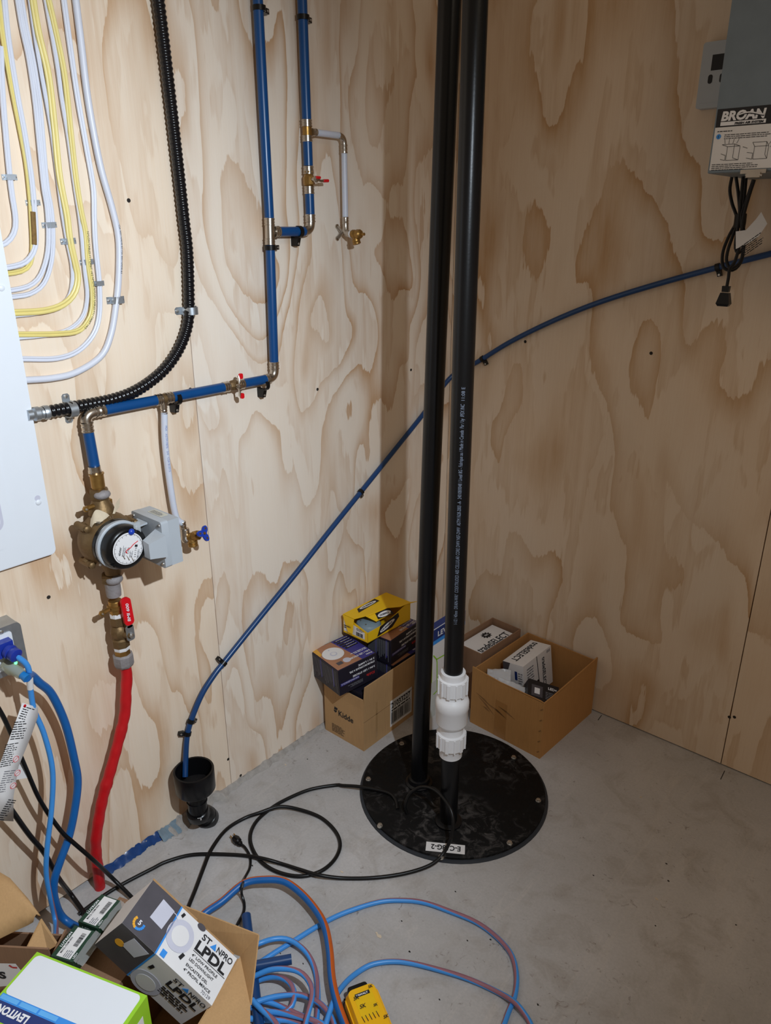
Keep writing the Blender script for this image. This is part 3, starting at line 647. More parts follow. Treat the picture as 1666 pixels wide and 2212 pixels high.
fdr.strokes([[(-.010, .002), (-.006, .006), (-.002, .003), (.002, -.004), (.010, -.010), (.018, -.020)]], .0018, M_redp, 'sweep_hand', 3)
MB().lathe([(.003, 0), (.0028, .002), (.001, .003)], V((.113, YM-.052, ZM-.030)), V((.3, -1, -.2)), 8).build('screw', M_zinc, mt)
MB().box((-.008, -.006, -.003), (.008, .006, .003), Matrix.Translation((.138, YM-.036, ZM-.026)) @ Matrix.Rotation(.6, 4, 'X')).build('lock_tab', M_black, mt)
# paper tag round the top neck, seal wires and blue seal
tg = MB(); n = 9
tag0 = [V((.072, YM-.040, ZM+.052)), V((.078, YM-.028, ZM+.072)), V((.085, YM-.010, ZM+.062)), V((.082, YM+.004, ZM+.050)), V((.074, YM+.022, ZM+.072)), V((.064, YM+.040, ZM+.078))]
tp = resample(catmull(tag0, 6), .004)
for i, q in enumerate(tp):
    tg.v += [q + V((.004, -.008, -.020))*(1-.5*i/len(tp)), q+V((-.004, .004, .008))]
for i in range(len(tp)-1): tg.f.append([2*i, 2*i+2, 2*i+3, 2*i+1]); tg.sm.append(False); tg.mi.append(0)
tgo = tg.build('paper_tag', mat('paper_aged', rgb(206, 190, 164), 0.8, var=0.15, scale=80), mt)
Face(tgo, V((.0805, YM-.041, ZM+.034)), V((.5, .6, -.05)), V((.05, .35, .95)), local=False, root=mt).fine(.002, .002, .018, .026, 7, M_ink, lv=1, seed=12)
wr_ = MB()
for k in range(3):
    a0 = V((.085, YM-.006+.006*k, ZM+.060)); b0 = V((.148, YM-.012+.010*k, ZM-.020-.006*k))
    wr_.tube(catmull([a0, a0.lerp(b0, .35)+X*.012+Y*(.01-.012*k), a0.lerp(b0, .7)+X*.010-Y*.008, b0], 6), .0007, 6)
wr_.build('seal_wire', M_steel, mt)
MB().ball((.146, YM+.012, ZM+.036), .0075, 10, 8, (.8, 1, 1)).build('blue_seal', M_hblue, mt)
sb = MB().box((.1425, YM+.020, ZM+.028), (.1445, YM+.036, ZM+.052)).build('seal_plate', mat('clear_plastic', rgb(190, 196, 200), 0.15, var=0.05, Alpha=0.55), mt)
Face(sb, V((.1450, YM+.021, ZM+.030)), Z, V((0, -1, 0)).cross(V((0, 0, 1))).cross(Z) if False else V((0, -1, 0)), local=False, root=mt).text('P.U.C', .002, -.006, .006, M_inkw, lv=1)
def gclamp(z, nm):
    c = mp(z); m_ = MB(); m_.lathe([(.0185, -.005), (.020, -.004), (.020, .004), (.0185, .005)], c, Z, 16); q = c+V((.004, -.020, 0)); m_.tube([q, q+V((.002, -.016, 0))], .006, 8); m_.lathe([(.007, -.003), (.007, .003)], q+V((.004, -.020, 0)), X, 6)
    m_.box((-.004, .014, -.006), (.008, .024, .006), Matrix.Translation(c)); m_.build('ground_clamp', M_brass, mt); MB().lathe([(.003, .003), (.002, .006)], q+V((.004, -.020, 0)), X, 8).build('screw', M_zinc, mt)
gclamp(1.022, 'a'); gclamp(.764, 'b')
MB().lathe([(.030, .0), (.024, -.016), (.019, -.026), (.018, -.036)], mp(ZM-.052, .056), Z, 18).build('inlet_neck', M_brassd, mt)
MB().lathe([(.0205, 0), (.024, .003), (.024, .018), (.021, .022), (.017, .024)], mp(.828), Z, 6).build('union_nut', M_brassd, mt)
MB().ball(mp(.838)+X*.012, .017, 12, 8, (1, 1.2, .75)).build('putty', M_putty, mt)
MB().lathe([(.0165, 0), (.0175, .012), (.0175, .038)], mp(.792), Z, 16).build('tail_piece', M_putty, mt)
# ---------------------------------------------------------------- grey meter box
gb = thing('meter_reader_box', 'grey plastic reader box with corner screws on bracket beside water meter', 'box', (.10, -1.288, .873))
y0, yy, z0, z1 = -1.312, -1.264, .873, .982
MB().box((.045, y0+.018, z0), (.160, yy, z1)).build('body', M_grey, gb)
lid_ = MB().prism([(.043+a, y0+.018, z0-.002+b) for a, b in rrect(.119, z1-z0+.004, .006, 3)], (0, -.018, 0)).build('lid', M_grey, gb)
for a, b in ((.052, z1-.008), (.153, z1-.008), (.153, z0+.008), (.052, z0+.008)): MB().lathe([(.0042, 0), (.0038, .0022), (.001, .003)], (a, y0, b), -Y, 10).build('screw', M_zinc, gb)
mb = MB(); hv = [(.136, y0, .905), (.136, y0, .962), (.176, y0, .957), (.176, y0, .905)]; hv2 = [(.150, y0-.042, .912), (.150, y0-.042, .952), (.172, y0-.042, .948), (.172, y0-.042, .912)]
mb.add(hv+hv2, [(0, 1, 2, 3), (4, 7, 6, 5), (0, 4, 5, 1), (1, 5, 6, 2), (2, 6, 7, 3), (3, 7, 4, 0)]); mb.build('reader_head', M_grey, gb)
MB().prism([(.070, y0-.002, z1-.014), (.110, y0-.002, z1-.014), (.100, y0-.052, z1-.022), (.075, y0-.040, z1-.020)], (0, 0, .004)).build('bracket', M_grey, gb)
ft = Face(gb, V((.075, y0+.022, z1+.0001)), X, Y, local=False); ft.rect(0, 0, .055, .020, mat('sticker_cream', rgb(206, 204, 190), .6), 'sticker', 1); ft.fine(.004, .003, .05, .017, 4, M_inkg, seed=21)
# ---------------------------------------------------------------- main shut-off valve and red wrapped service pipe
sv = thing('shutoff_valve', 'brass ball valve with red lever below the water meter', 'valve', mp(.64))
MB().lathe([(.015, .140), (.016, .138), (.016, .106)], mp(.640), Z, 18).build('nipple', M_brass, sv)
MB().lathe([(.0170, .108), (.0175, .100), (.0175, .088)], mp(.640), Z, 8).build('joint_compound', M_paper, sv)
MB().lathe([(.019, .098), (.019, .078), (.015, .074), (.020, .068), (.022, .056), (.020, .044), (.0165, .040), (.0205, .036), (.0205, .018), (.017, .016)], mp(.640), Z, 8).build('body', M_brassd, sv)
MB().lathe([(.0185, .020), (.0195, .012), (.0185, .008)], mp(.640), Z, 8).build('joint_compound', M_paper, sv)
MB().lathe([(.018, .010), (.019, -.004), (.017, -.008)], mp(.640), Z, 8).build('coupling', M_brass, sv)
MB().lathe([(.020, -.004), (.0245, -.008), (.0245, -.030), (.021, -.038), (.014, -.042)], mp(.640), Z, 8).build('compression_nut', M_putty, sv)
st = mp(.694)+X*.020+Y*.010; MB().cyl(mp(.694)+X*.010, st+X*.012, .009, seg=14).build('stem', M_brassd, sv)
pl = MB(); pl.prism([st+V((.010, -.010+a, -.014+b)) for a, b in rrect(.020, .040, .006, 3)], X*.003); pl.prism([st+V((.010, -.006+a, .020+b)) for a, b in rrect(.014, .050, .004, 3)], X*.003); lv_ = pl.build('lever', M_galv, sv)
MB().lathe([(.0065, 0), (.0065, .005), (.003, .007)], st+X*.013, X, 6).build('nut', M_zinc, lv_, root=sv)
MB().prism([st+V((.0085, -.011+a-.003*b/.07, .028+b)) for a, b in rrect(.024, .072, .010, 5)], X*.007).build('lever_grip', M_redp, lv_, root=sv)
Face(lv_, st+V((.0156, .008, .034)), Z, -Y, local=False, root=sv).text('BMI 600', .004, .005, .0105, M_inkw, .0002, .25, width=.048, lv=1)
rp_px = [(268, 1424), (270, 1437), (274, 1459), (272, 1498), (269, 1546), (252, 1616), (238, 1667), (221, 1728), (209, 1798), (207, 1828), (209, 1858), (214, 1898), (217, 1925)]
path = resample(catmull([L(u, v, .045-.012*max(0, (v-1800)/125)) for u, v in rp_px], 6), .008)
rp = thing('service_pipe', 'copper water service pipe wrapped in bright red tape rising from floor', 'pipe', F(215, 1922))
MB().cyl(mp(.604, .045), path[2], .0105).build('copper_end', M_copper, rp)
rg = random.Random(2); MB().tube(path[1:], [.0132+.0006*math.sin(i*1.1)+.0007*rg.random() + (.0012 if i in (22, 23, 40, 41) else 0) for i in range(len(path)-1)], 14).build('red_wrap', M_red, rp)
# ---------------------------------------------------------------- black pipe clips (local z along the pipe, x the arm side, y off the wall)
def clip_meshes(r, off):
    mb = MB(); n = 12; vs = []
    for i in range(n+1):
        th = math.radians(-35+250*i/n)
        for q in (r*1.04, r*1.28):
            for k in (-.0055, .0055): vs.append((q*math.cos(th), off+q*math.sin(th), k))
    mb.add(vs, [f for i in range(n) for f in ((i*4+2, i*4+3, i*4+7, i*4+6), (i*4, i*4+4, i*4+5, i*4+1), (i*4, i*4+2, i*4+6, i*4+4), (i*4+1, i*4+5, i*4+7, i*4+3))], True)
    mb.add(vs[:4], [(0, 1, 3, 2)]); mb.add(vs[-4:], [(0, 1, 3, 2)])
    ring = mesh_of('clip_ring', mb, M_black)
    mb = MB(); mb.prism([(r*.75, 0, -.0055), (r*2.9, 0, -.0055), (r*2.9, off*.8, -.0055), (r*1.2, off*1.05, -.0055), (r*1.0, off*.4, -.0055)], (0, 0, .011)); arm = mesh_of('clip_arm', mb, M_black)
    nail = mesh_of('nail', MB().lathe([(.0032, 0), (.003, .0018), (.001, .0024)], (r*2.4, off*.84, 0), Y, 10), M_zinc)
    return [('clip_ring', ring), ('clip_arm', arm), ('nail', nail)]
CL_B, CL_S = clip_meshes(RP, DY), clip_meshes(.0082, .012)
def clip(p, ax, n, side, kind, label):
    n = V(n); ax = V(ax).normalized(); s_ = n.cross(ax).normalized()
    if s_.dot(V(side)) < 0: s_ = -s_
    place(None, kind, 'pipe_clip', label, 'clip', basis(p, s_, n), 'black pipe clips')
for u, v, ax, sd, lab in ((560, 18, Z, Y, 'black clip on main blue riser near top of photo'), (655, 38, Z, Y, 'black clip on second blue riser near top of photo'), (584, 535, Z, Y, 'black clip on main riser just below the tee'),
                          (646, 501, Y, -Z, 'black clip on short blue pipe beside elbow of second riser'), (572, 831, Y, -Z, 'black clip beside the lower right elbow of main pipe'), (382, 861, Y, -Z, 'black clip beside tee above the frosted drop tube')):
    q = L(u, v, DY); clip(V((0, q.y, q.z)), ax, X, sd, CL_B, lab)
# ---------------------------------------------------------------- thin blue drain tube over both walls
DO = .0125
dl_px = [(400, 1678), (401, 1640), (404, 1592), (413, 1556), (436, 1500), (464, 1456), (483, 1432), (560, 1336), (640, 1238), (720, 1137), (778, 1065), (860, 963), (915, 894)]
dr_px = [(1033, 781), (1100, 740), (1180, 700), (1260, 666), (1340, 638), (1440, 608), (1553, 577), (1666, 548), (1780, 520), (1960, 480), (2240, 424), (2700, 340)]
pl_ = [L(u, v, .040 if v > 1650 else (.024 if v > 1620 else .015)) for u, v in dl_px]; pr_ = [R(u, v, .015) for u, v in dr_px]
c_ = V((.030, -.030, (pl_[-1].z*.35+pr_[0].z*.65)))
path = resample(catmull(pl_ + [c_] + pr_, 8), .012)
MB().tube(path, .0080, 12).build('drain_tube', M_blued, label='thin blue drain tube running diagonally over both plywood walls into funnel', category='tube')
for u, v, sd, lab in ((778, 1060, Y, 'black clip halfway up the diagonal drain tube'), (483, 1433, -Y, 'black clip where the diagonal drain tube starts to bend down'), (414, 1560, Y, 'black clip near funnel, upper of two close together'), (403, 1588, -Y, 'black clip near funnel, lower of two close together')):
    q = L(u, v, .015); ax = min(((a-q).length, (b-a)) for a, b in zip(path, path[1:]))[1] if False else None
    i = min(range(len(path)-1), key=lambda k: (path[k]-q).length); clip(V((path[i].x-.012, path[i].y, path[i].z)), path[i+1]-path[i], X, sd, CL_S, lab)
for u, v, lab in ((1040, 777, 'black clip on drain tube just right of the black pipes'), (1553, 577, 'black clip on drain tube behind hanging power cord')):
    q = R(u, v, .015); i = min(range(len(path)-1), key=lambda k: (path[k]-q).length); clip(V((path[i].x, path[i].y+.012, path[i].z)), path[i+1]-path[i], -Y, -Z, CL_S, lab)
# ---------------------------------------------------------------- black floor drain funnel
fb = F(450, 1772); fc = V((.070, -1.243, .125)); fu = thing('drain_funnel', 'black plastic drain funnel cup on bent pipe at foot of left wall', 'funnel', (fb.x, fb.y, 0))
MB().lathe([(.026, .0), (.030, .012), (.052, .022), (.0545, .026), (.0550, .086), (.0540, .088), (.0490, .088), (.0485, .030), (.026, .020), (.022, .0)], fc, Z, 36, caps=False).build('cup', M_abs, fu)
MB().lathe([(.0285, 0), (.0285, .004), (.0260, .004), (.0260, .020)], fc-Z*.020, Z, 28).build('hub', M_abs, fu)
mb = MB(); mb.tube(catmull([fc-Z*.012, fc-Z*.05, V((.066, -1.232, .050)), V((.062, -1.214, .030)), V((.058, -1.205, -.01))], 6), .0265, 24); mb.build('bend', M_abs, fu)
MB().lathe([(.0300, 0), (.0310, .002), (.0310, .024), (.0285, .026)], V((.069, -1.240, .050)), V((.05, -.25, 1)), 28).build('collar', M_abs, fu)
MB().lathe([(.0300, 0), (.0310, .002), (.0310, .022), (.0285, .024)], V((.057, -1.203, .003)), V((.1, -.55, 1)), 28).build('collar', M_abs, fu)
MB().box((.0, -.0005, 0), (.0006, .010, .008), Matrix.Translation((.093, -1.262, .063)) @ Matrix.Rotation(-.7, 4, 'Z')).build('sticker', M_paper, fu)
# crumpled vapour-barrier film along the wall foot
rg = random.Random(11)
def film(ya, yb, n, m, name, lab, wd):
    vs = []; mb = MB()
    for i in range(n+1):
        y = ya+(yb-ya)*i/n
        for k in range(4):
            vs.append((.001+wd*k/3*rg.uniform(.75, 1.1), y+rg.uniform(-.003, .003), max(.0008, .020*(1-k/3)*rg.uniform(.85, 1.15)+rg.uniform(0, .003))))
    mb.add(vs, [(i*4+k, i*4+k+1, i*4+k+5, i*4+k+4) for i in range(n) for k in range(3)]); return mb.build(name, m, label=lab, category='film')
film(-1.500, -1.335, 22, mat('film_blue', rgb(22, 62, 118), 0.22, var=.3, scale=80), 'vapour_film', 'crumpled strip of blue plastic film at wall foot by the red pipe', .018)
film(-1.335, -1.235, 16, mat('film_grey', rgb(120, 138, 150), 0.2, var=.3, scale=80), 'vapour_film', 'crumpled greyish clear film at wall foot under the funnel', .034)
# ================================================================ sump lid, black pipes, check valve
LC = V((.520, -.645, 0)); LR = .278
sl = thing('sump_lid', 'large round black sump pit cover bolted to the concrete floor', 'sump lid', LC)
MB().lathe([(LR+.006, 0), (LR+.004, .004), (LR-.004, .006)], LC, Z, 72).build('seal_rim', mat('rim_grey', rgb(40, 44, 50), .6, var=.3), sl)
MB().lathe([(LR-.003, .001), (LR-.003, .013), (LR-.006, .015), (0.002, .0155)], LC, Z, 72).build('cover', M_lid, sl)
for u, v in ((868, 1607), (796, 1684), (821, 1784), (953, 1852), (1101, 1822), (1163, 1730), (1110, 1637)):
    q = F(u, v, .016); MB().lathe([(.0080, -.002), (.0080, .002), (.0072, .0024), (.0060, .0026), (.0060, .0062), (.003, .0068)], q, Z, 12).build('bolt', M_zinc, sl)
a, b = F(922, 1828, .016), F(1003, 1836, .016)
lf = Face(sl, a, b-a, Z.cross(b-a), local=False); lw = (b-a).length
lf.rect(-.002, -.016, lw+.002, .016, M_paper, 'label_sticker', 1); Face(sl, b, a-b, Z.cross(a-b), local=False).text('E-C18G-2', .010, -.0085, .024, M_ink, .0006, width=lw-.022, lv=2)
PB = [V((.433, -.703, 0)), V((.595, -.773, 0))]; PR = .0250
def hpt(u, v, base):
    r = ray(u, v); t = ((base-CAM).dot(fw))/r.dot(fw); return CAM + r*t
ta, tb_ = hpt(972, 0, PB[0]), hpt(1027, 0, PB[1])
def ext(b, t): d = (t-b); return b + d*(2.75/d.z)
pa = thing('vent_pipe', 'tall black plastic pipe rising from sump lid, left one of the two', 'pipe', PB[0]+Z*.016)
MB().cyl(PB[0]+Z*.014, ext(PB[0], ta), PR, seg=32).build('pipe', M_abs, pa)
MB().lathe([(.030, 0), (.040, .001), (.041, .006), (.034, .010), (.031, .022), (.027, .024)], PB[0]+Z*.015, Z, 32).build('grommet', M_abs, pa)
dpv = (tb_-PB[1]).normalized()
pb = thing('discharge_pipe', 'tall black printed pipe above sump lid with white check valve, right one of the two', 'pipe', PB[1]+Z*.016)
def pz(z): return PB[1]+dpv*(z/dpv.z)
MB().cyl(pz(.014), pz(.27), PR, seg=32).build('lower_pipe', M_abs, pb)
MB().lathe([(.030, 0), (.038, .001), (.038, .006), (.030, .010)], pz(.015), Z, 32).build('grommet', M_abs, pb)
up_ = MB().cyl(pz(.50), pz(2.75), PR, seg=32).build('upper_pipe', M_abs, pb)
cv = MB(); cv.lathe([(0.0286, .248), (0.0311, .250), (0.0311, .275), (0.0321, .277), (0.0321, .300), (0.0337, .318), (0.0321, .322), (0.0321, .346), (0.0407, .356), (0.0426, .362), (0.0426, .402), (0.0449, .406), (0.0449, .425), (0.0414, .436), (0.0350, .441), (0.0337, .446), (0.0337, .468), (0.0327, .470), (0.0327, .506), (0.0324, .515), (0.0298, .516)], PB[1]-dpv*0, dpv, 40)
cv = cv.build('check_valve', M_pvc, pb)
for z_, nm in ((.280, 'lower'), (.452, 'upper')):
    nt_ = MB(); nt_.lathe([(.035, z_), (.0385, z_+.002), (.0385, z_+.044), (.034, z_+.046)], PB[1], dpv, 40); s_, u_ = frame_of(dpv)
    for k in range(12):
        t = 2*math.pi*(k+.35)/12; d_ = s_*math.cos(t)+u_*math.sin(t); tt = dpv.cross(d_); wd = .009 if k % 2 else .0036
        c = PB[1]+dpv*z_+d_*.0375; nt_.prism([c-tt*wd/2, c+tt*wd/2, c+tt*wd/2+dpv*.042, c-tt*wd/2+dpv*.042], d_*.0036)
    nt_.build('union_nut', M_pvc, cv, root=pb)
# print running up the pipe, wrapped round it
vs, fs = text_mesh("1-1/2 / 40mm  DRAIN-WAY  COEXTRUDED ABS CELLULAR CORE DWV NSF-DWV  ASTM F628-2003 -A-  240108/0048 / Line# 8G - Fabrique au / Made in Canada  Par / by  IPEX INC", .0125, 0, .15, width=.56)
toc = (CAM-pz(.9)); toc.z = 0; toc.normalize(); ang0 = math.atan2(toc.y, toc.x)+.22
mb = MB(); mb.add([pz(.668+q.x) + V((math.cos(ang0-q.y/.025), math.sin(ang0-q.y/.025), 0))*(PR+.0004) for q in vs], fs); mb.build('printed_text', mat('ink_dull_blue', rgb(122, 132, 150), .6), up_, root=pb)
vs, fs = text_mesh('11:08 E', .011, 0, 0, width=.030)
mb = MB(); mb.add([pz(1.236+q.x) + V((math.cos(ang0-q.y/.025), math.sin(ang0-q.y/.025), 0))*(PR+.0004) for q in vs], fs); mb.build('printed_text', MATS['ink_dull_blue'], up_, root=pb)
# ================================================================ right wall: ventilator, control, hanging cord
HD = .30; hb = R(1530, 375, HD); HX, HZ = hb.x, hb.z
hv_ = thing('air_ventilator', 'galvanised fresh-air ventilator cabinet with printed label high on right wall', 'ventilator', (HX+.3, -HD/2, HZ))
M_hrv = mat('ventilator_steel', rgb(122, 134, 144), 0.5, .55, var=.12, scale=30)
MB().box((HX, -HD, HZ), (HX+.62, -.001, HZ+.75)).build('cabinet', M_hrv, hv_)
dr = MB().box((HX+.001, -HD-.006, HZ+.001), (HX+.619, -HD-.0005, HZ+.749)).build('door', M_hrv, hv_)
hf = Face(dr, V((HX, -HD-.0062, HZ)), X, Z, local=False, root=hv_)
def hz(v): return R(1545, v, HD).z-HZ
b0, b1 = hz(277), hz(240)
hf.rect(.004, .006, .50, b0, M_paper, 'label_paper', 1); hf.rect(.004, b0, .50, b1+.002, M_bk, 'label_band', 1)
hh = b1-b0; wtx = R(1660, 230, HD).x-HX
hf.text('BROAN', .014, b0+hh*.38, hh*.72, M_inkw, .0011, .12, width=wtx-.014, lv=2)
hf.strokes([[(.014+wtx*t, b0+hh*(.62+.10*math.sin((t-.35)*9))) for t in [.34+.5*k/16 for k in range(17)]]], .0042, M_bk, 'wave', 3)
hf.strokes([[(.014+wtx*t, b0+hh*(.645+.10*math.sin((t-.35)*9))) for t in [.34+.5*k/16 for k in range(17)]]], .0024, M_inkw, 'wave', 4)
hf.rect(.014, b0+hh*.08, wtx+.002, b0+hh*.30, M_inkw, 'label_bar', 2); hf.text('FRESH AIR SYSTEM', wtx*.42, b0+hh*.11, hh*.17, M_ink, .0003, .12, width=wtx*.56, lv=3)
u_ = b0
hf.fine(.010, u_*.90, .055, u_*.94, 1, M_ink, seed=31); hf.fine(.026, u_*.74, .15, u_*.86, 3, M_ink, fill=.35, seed=32); hf.fine(.008, u_*.06, .105, u_*.22, 4, M_ink, fill=.35, seed=33)
hf.disc(.014, u_*.80, u_*.055, M_sky, 'number_badge', 2); hf.text('1', .0118, u_*.765, u_*.09, M_ink, lv=3)
def cab(x, y, w_, h_, dx, dy): return [[(x, y), (x+w_, y), (x+w_, y+h_), (x, y+h_), (x, y)], [(x, y+h_), (x+dx, y+h_+dy), (x+w_+dx, y+h_+dy), (x+w_, y+h_)], [(x+w_+dx, y+h_+dy), (x+w_+dx, y+dy), (x+w_, y)]]
y_ = u_*.27; q_ = u_*.30
hf.strokes(cab(.036, y_, .026, q_, -.012, u_*.05) + [[(.024, y_+u_*.03), (.034, y_), (.034, y_+u_*.11), (.024, y_+u_*.15)]] + [[(.030+.008*k, y_+q_+u_*.06), (.028+.010*k, y_+q_+u_*.16)] for k in range(4)], .0008, M_ink, 'drawing')
hf.strokes(cab(.092, y_, .028, q_*.9, -.005, u_*.09) + [[(.078, y_+u_*.03), (.090, y_), (.090, y_+u_*.13), (.078, y_+u_*.15)]] + [[(.120, y_+q_), (.128, y_+q_+u_*.14)], [(.123, y_+q_*.8), (.134, y_+q_+u_*.08)], [(.078, y_+u_*.24), (.068, y_+u_*.28)]], .0008, M_ink, 'drawing')
lt = MB(); lx = R(1625, 380, HD).x
lt.box((lx-.022, -HD-.012, HZ-.004), (lx+.030, -HD-.006, HZ+.004)); lt.box((lx-.008, -HD-.016, HZ-.012), (lx+.020, -HD-.004, HZ-.002)); lt.tube([V((lx-.010, -HD-.012, HZ-.006)), V((lx+.024, -HD-.012, HZ-.008))], .003, 8)
lt.build('latch', M_steel, hv_)
ca = R(1502, 236, .028); cb = R(1515, 93, .028)
ctl = thing('wall_control', 'grey wall control with black screen half hidden behind the ventilator', 'control', (ca.x+.06, 0, ca.z))
chh = cb.z-ca.z; MB().prism([(ca.x+a, -.001, ca.z+b) for a, b in rrect(.118, chh, .006, 3)], (0, -.026, 0)).build('body', M_grey, ctl)
cfc = Face(ctl, V((ca.x, -.0272, ca.z)), X, Z, local=False)
MB().prism([(ca.x+.004+a, -.0268, ca.z+.012+b) for a, b in rrect(.110, chh-.024, .004, 3)], (0, -.0012, 0)).build('front_plate', M_grey, ctl)
cfc.k = .0012; cfc.rect(.026, chh*.565, .092, chh*.80, M_ink, 'screen', 1)
for k in range(3): cfc.poly([(.022+.028*k+a, chh*.37+b) for a, b in rrect(.011, .020, .005, 4)], M_ink, 'button', 1)
# power cord bundle
cd = .13
def rw(*px, d=cd): return [R(u, v, d) for u, v in px]
pc_ = thing('power_cord', 'bundled black power cord with plug hanging under the ventilator', 'cord', R(1560, 665, cd))
mb = MB()
for k, px in enumerate(([(1582, 380), (1577, 410), (1582, 440), (1592, 475), (1575, 510), (1562, 545), (1562, 575), (1575, 584), (1590, 580), (1603, 560), (1608, 520), (1604, 470)],
            [(1590, 380), (1596, 425), (1598, 470), (1585, 505), (1573, 540), (1570, 565), (1580, 580), (1600, 565), (1606, 530), (1602, 480), (1608, 430), (1612, 385)],
            [(1606, 380), (1601, 430), (1596, 480), (1590, 520), (1590, 540), (1598, 546), (1606, 530), (1602, 470), (1614, 430), (1628, 388)],
            [(1630, 388), (1618, 425), (1606, 470), (1600, 520), (1588, 565), (1577, 580), (1574, 600), (1570, 622)])):
    mb.tube(resample(catmull(rw(*px, d=cd+.012*(k-1)), 6), .008), .0040, 8)
mb.build('cord', M_cordk, pc_)
MB().tube(rw((1601, 462), (1599, 480), (1597, 492)), .014, 12).build('cord_tie', M_cordk, pc_)
a, b = R(1570, 618, cd+.024), R(1562, 664, cd+.024); d_ = (b-a).normalized(); sx_ = X - d_*X.dot(d_); sx_.normalize()
pm = basis(a, sx_, -Y)
mb = MB()
for (w0, z0_, w1_, z1_, t0, t1) in ((.009, 0, .008, .014, .006, .006), (.010, .016, .016, .042, .008, .011), (.016, .042, .012, .048, .011, .008)):
    mb.add([pm @ V((sg*q, ty, -z_ if pm.col[2].to_3d().dot(d_) < 0 else z_)) for z_, q, ty_ in ((z0_, w0, t0), (z1_, w1_, t1)) for sg, ty in ((-1, -ty_), (1, -ty_), (1, ty_), (-1, ty_))], [(0, 1, 2, 3), (4, 5, 6, 7), (0, 1, 5, 4), (1, 2, 6, 5), (2, 3, 7, 6), (3, 0, 4, 7)])
mb.build('plug', M_black, pc_)
tagp = [R(u, v, cd+.03) for u, v in ((1590, 500), (1612, 497), (1634, 473), (1645, 458), (1658, 483), (1640, 510), (1618, 525), (1590, 538))]
tgo = MB().prism(tagp, -Y*.0006).build('care_tag', M_paper, pc_)
tf = Face(tgo, R(1592, 534, cd+.0312), R(1640, 500, cd+.0312)-R(1592, 534, cd+.0312), Z, local=False, root=pc_); tf.ey = tf.ex.cross(Y)*-1; tf.n = -Y
tf.fine(.004, .004, .060, .030, 6, M_ink, lv=0, seed=41)
# ================================================================ cartons and packages
def hit(face, u, v):
    Mx = rootm(face.root or face.p) if face.local else Matrix.Identity(4)
    o = Mx @ face.o; r3 = Mx.to_3x3(); ex, ey, n = r3 @ face.ex, r3 @ face.ey, r3 @ face.n
    r = ray(u, v); t = (o-CAM).dot(n)/r.dot(n); q = CAM + r*t - o; return q.dot(ex), q.dot(ey)
def package(name, label, c, w_, d, m, group=None, cat='box'):
    t = thing(name, label, cat, c, rotv(w_), group)
    x, y, z = (q/2 for q in d); MB().box((-x, -y, -z), (x, y, z)).build('carton_body', m, t, local=True); return t
def wall_poly(parent, pts, off, m, name): return MB().prism(pts, off).build(name, m, parent, local=True)
def open_carton(name, label, c, yaw, d, m, flaps, th=.004):
    """c: centre of the base; flaps: {side: (length, outward angle in degrees)}"""
    t = thing(name, label, 'carton', c, Matrix.Rotation(yaw, 3, 'Z')); x, y, h = d[0]/2, d[1]/2, d[2]
    MB().box((-x, -y, 0), (x, y, th)).build('bottom_panel', m, t, local=True)
    for sd in ('-x', '+x', '-y', '+y'):
        if sd[1] == 'x': s_ = 1 if sd[0] == '+' else -1; lo, hi = ((x-th if s_ > 0 else -x), -y, th), ((x if s_ > 0 else -x+th), y, h)
        else: s_ = 1 if sd[0] == '+' else -1; lo, hi = (-x+th, (y-th if s_ > 0 else -y), th), (x-th, (y if s_ > 0 else -y+th), h)
        MB().box(lo, hi).build('side_panel', m, t, local=True)
        if sd in flaps:
            ln, an = flaps[sd][:2]; a = math.radians(an); k = flaps[sd][2] if len(flaps[sd]) > 2 else .004
            if sd[1] == 'x': p = [V((s_*x, -y+.001, h)), V((s_*x, y-.001, h)), V((s_*(x+ln*math.sin(a)), y-k, h+ln*math.cos(a))), V((s_*(x+ln*math.sin(a)), -y+k, h+ln*math.cos(a)))]; off = V((-s_*math.cos(a), 0, math.sin(a)))*th
            else: p = [V((-x+.001, s_*y, h)), V((x-.001, s_*y, h)), V((x-k, s_*(y+ln*math.sin(a)), h+ln*math.cos(a))), V((-x+k, s_*(y+ln*math.sin(a)), h+ln*math.cos(a)))]; off = V((0, -s_*math.cos(a), math.sin(a)))*th
            wall_poly(t, p, off, m, 'flap')
    return t
# --- alarm carton with logo by the left wall
kc = open_carton('shipping_carton', 'tan open shipping carton with barcode sticker, holding dark alarm boxes', (.108, -.525, 0), 0, (.176, .33, .158), M_card, {'-y': (.040, 4, .002), '+x': (.084, 2, .006), '+y': (.08, -3)})
kf = Face(kc, V((-.088, -.165, 0)), X, Z)
x, y = hit(kf, 729, 1536); kf.text('Kidde', x+.006, y-.014, .030, M_ink, .0004, width=.066)
kf.poly([(x-.016, y-.004), (x-.012, y+.013), (x+.002, y+.011), (x-.004, y-.006), (x-.010, y-.010)], M_ink, 'logo', 1); kf.strokes([[(x-.015, y+.002), (x+.001, y+.003)]], .0016, M_card, 'logo', 3)
x, y = hit(kf, 718, 1571); kf.fine(x+.0, y-.010, x+.060, y+.022, 6, M_ink, fill=.35, seed=51)
ks = Face(kc, V((.088, -.165, 0)), Y, Z)
x0, y0_ = hit(ks, 843, 1572); x1, y1_ = hit(ks, 896, 1487)
ks.rect(x0, y0_+.002, x0+.115, y0_+.105, M_paper, 'barcode_sticker', 1); ks.text('21033227', x0+.006, y0_+.074, .028, M_ink, .0007, width=.100); ks.fine(x0+.006, y0_+.062, x0+.105, y0_+.070, 1, M_ink, fill=.7, seed=52); ks.barcode(x0+.006, y0_+.014, x0+.106, y0_+.056, M_ink, 30)
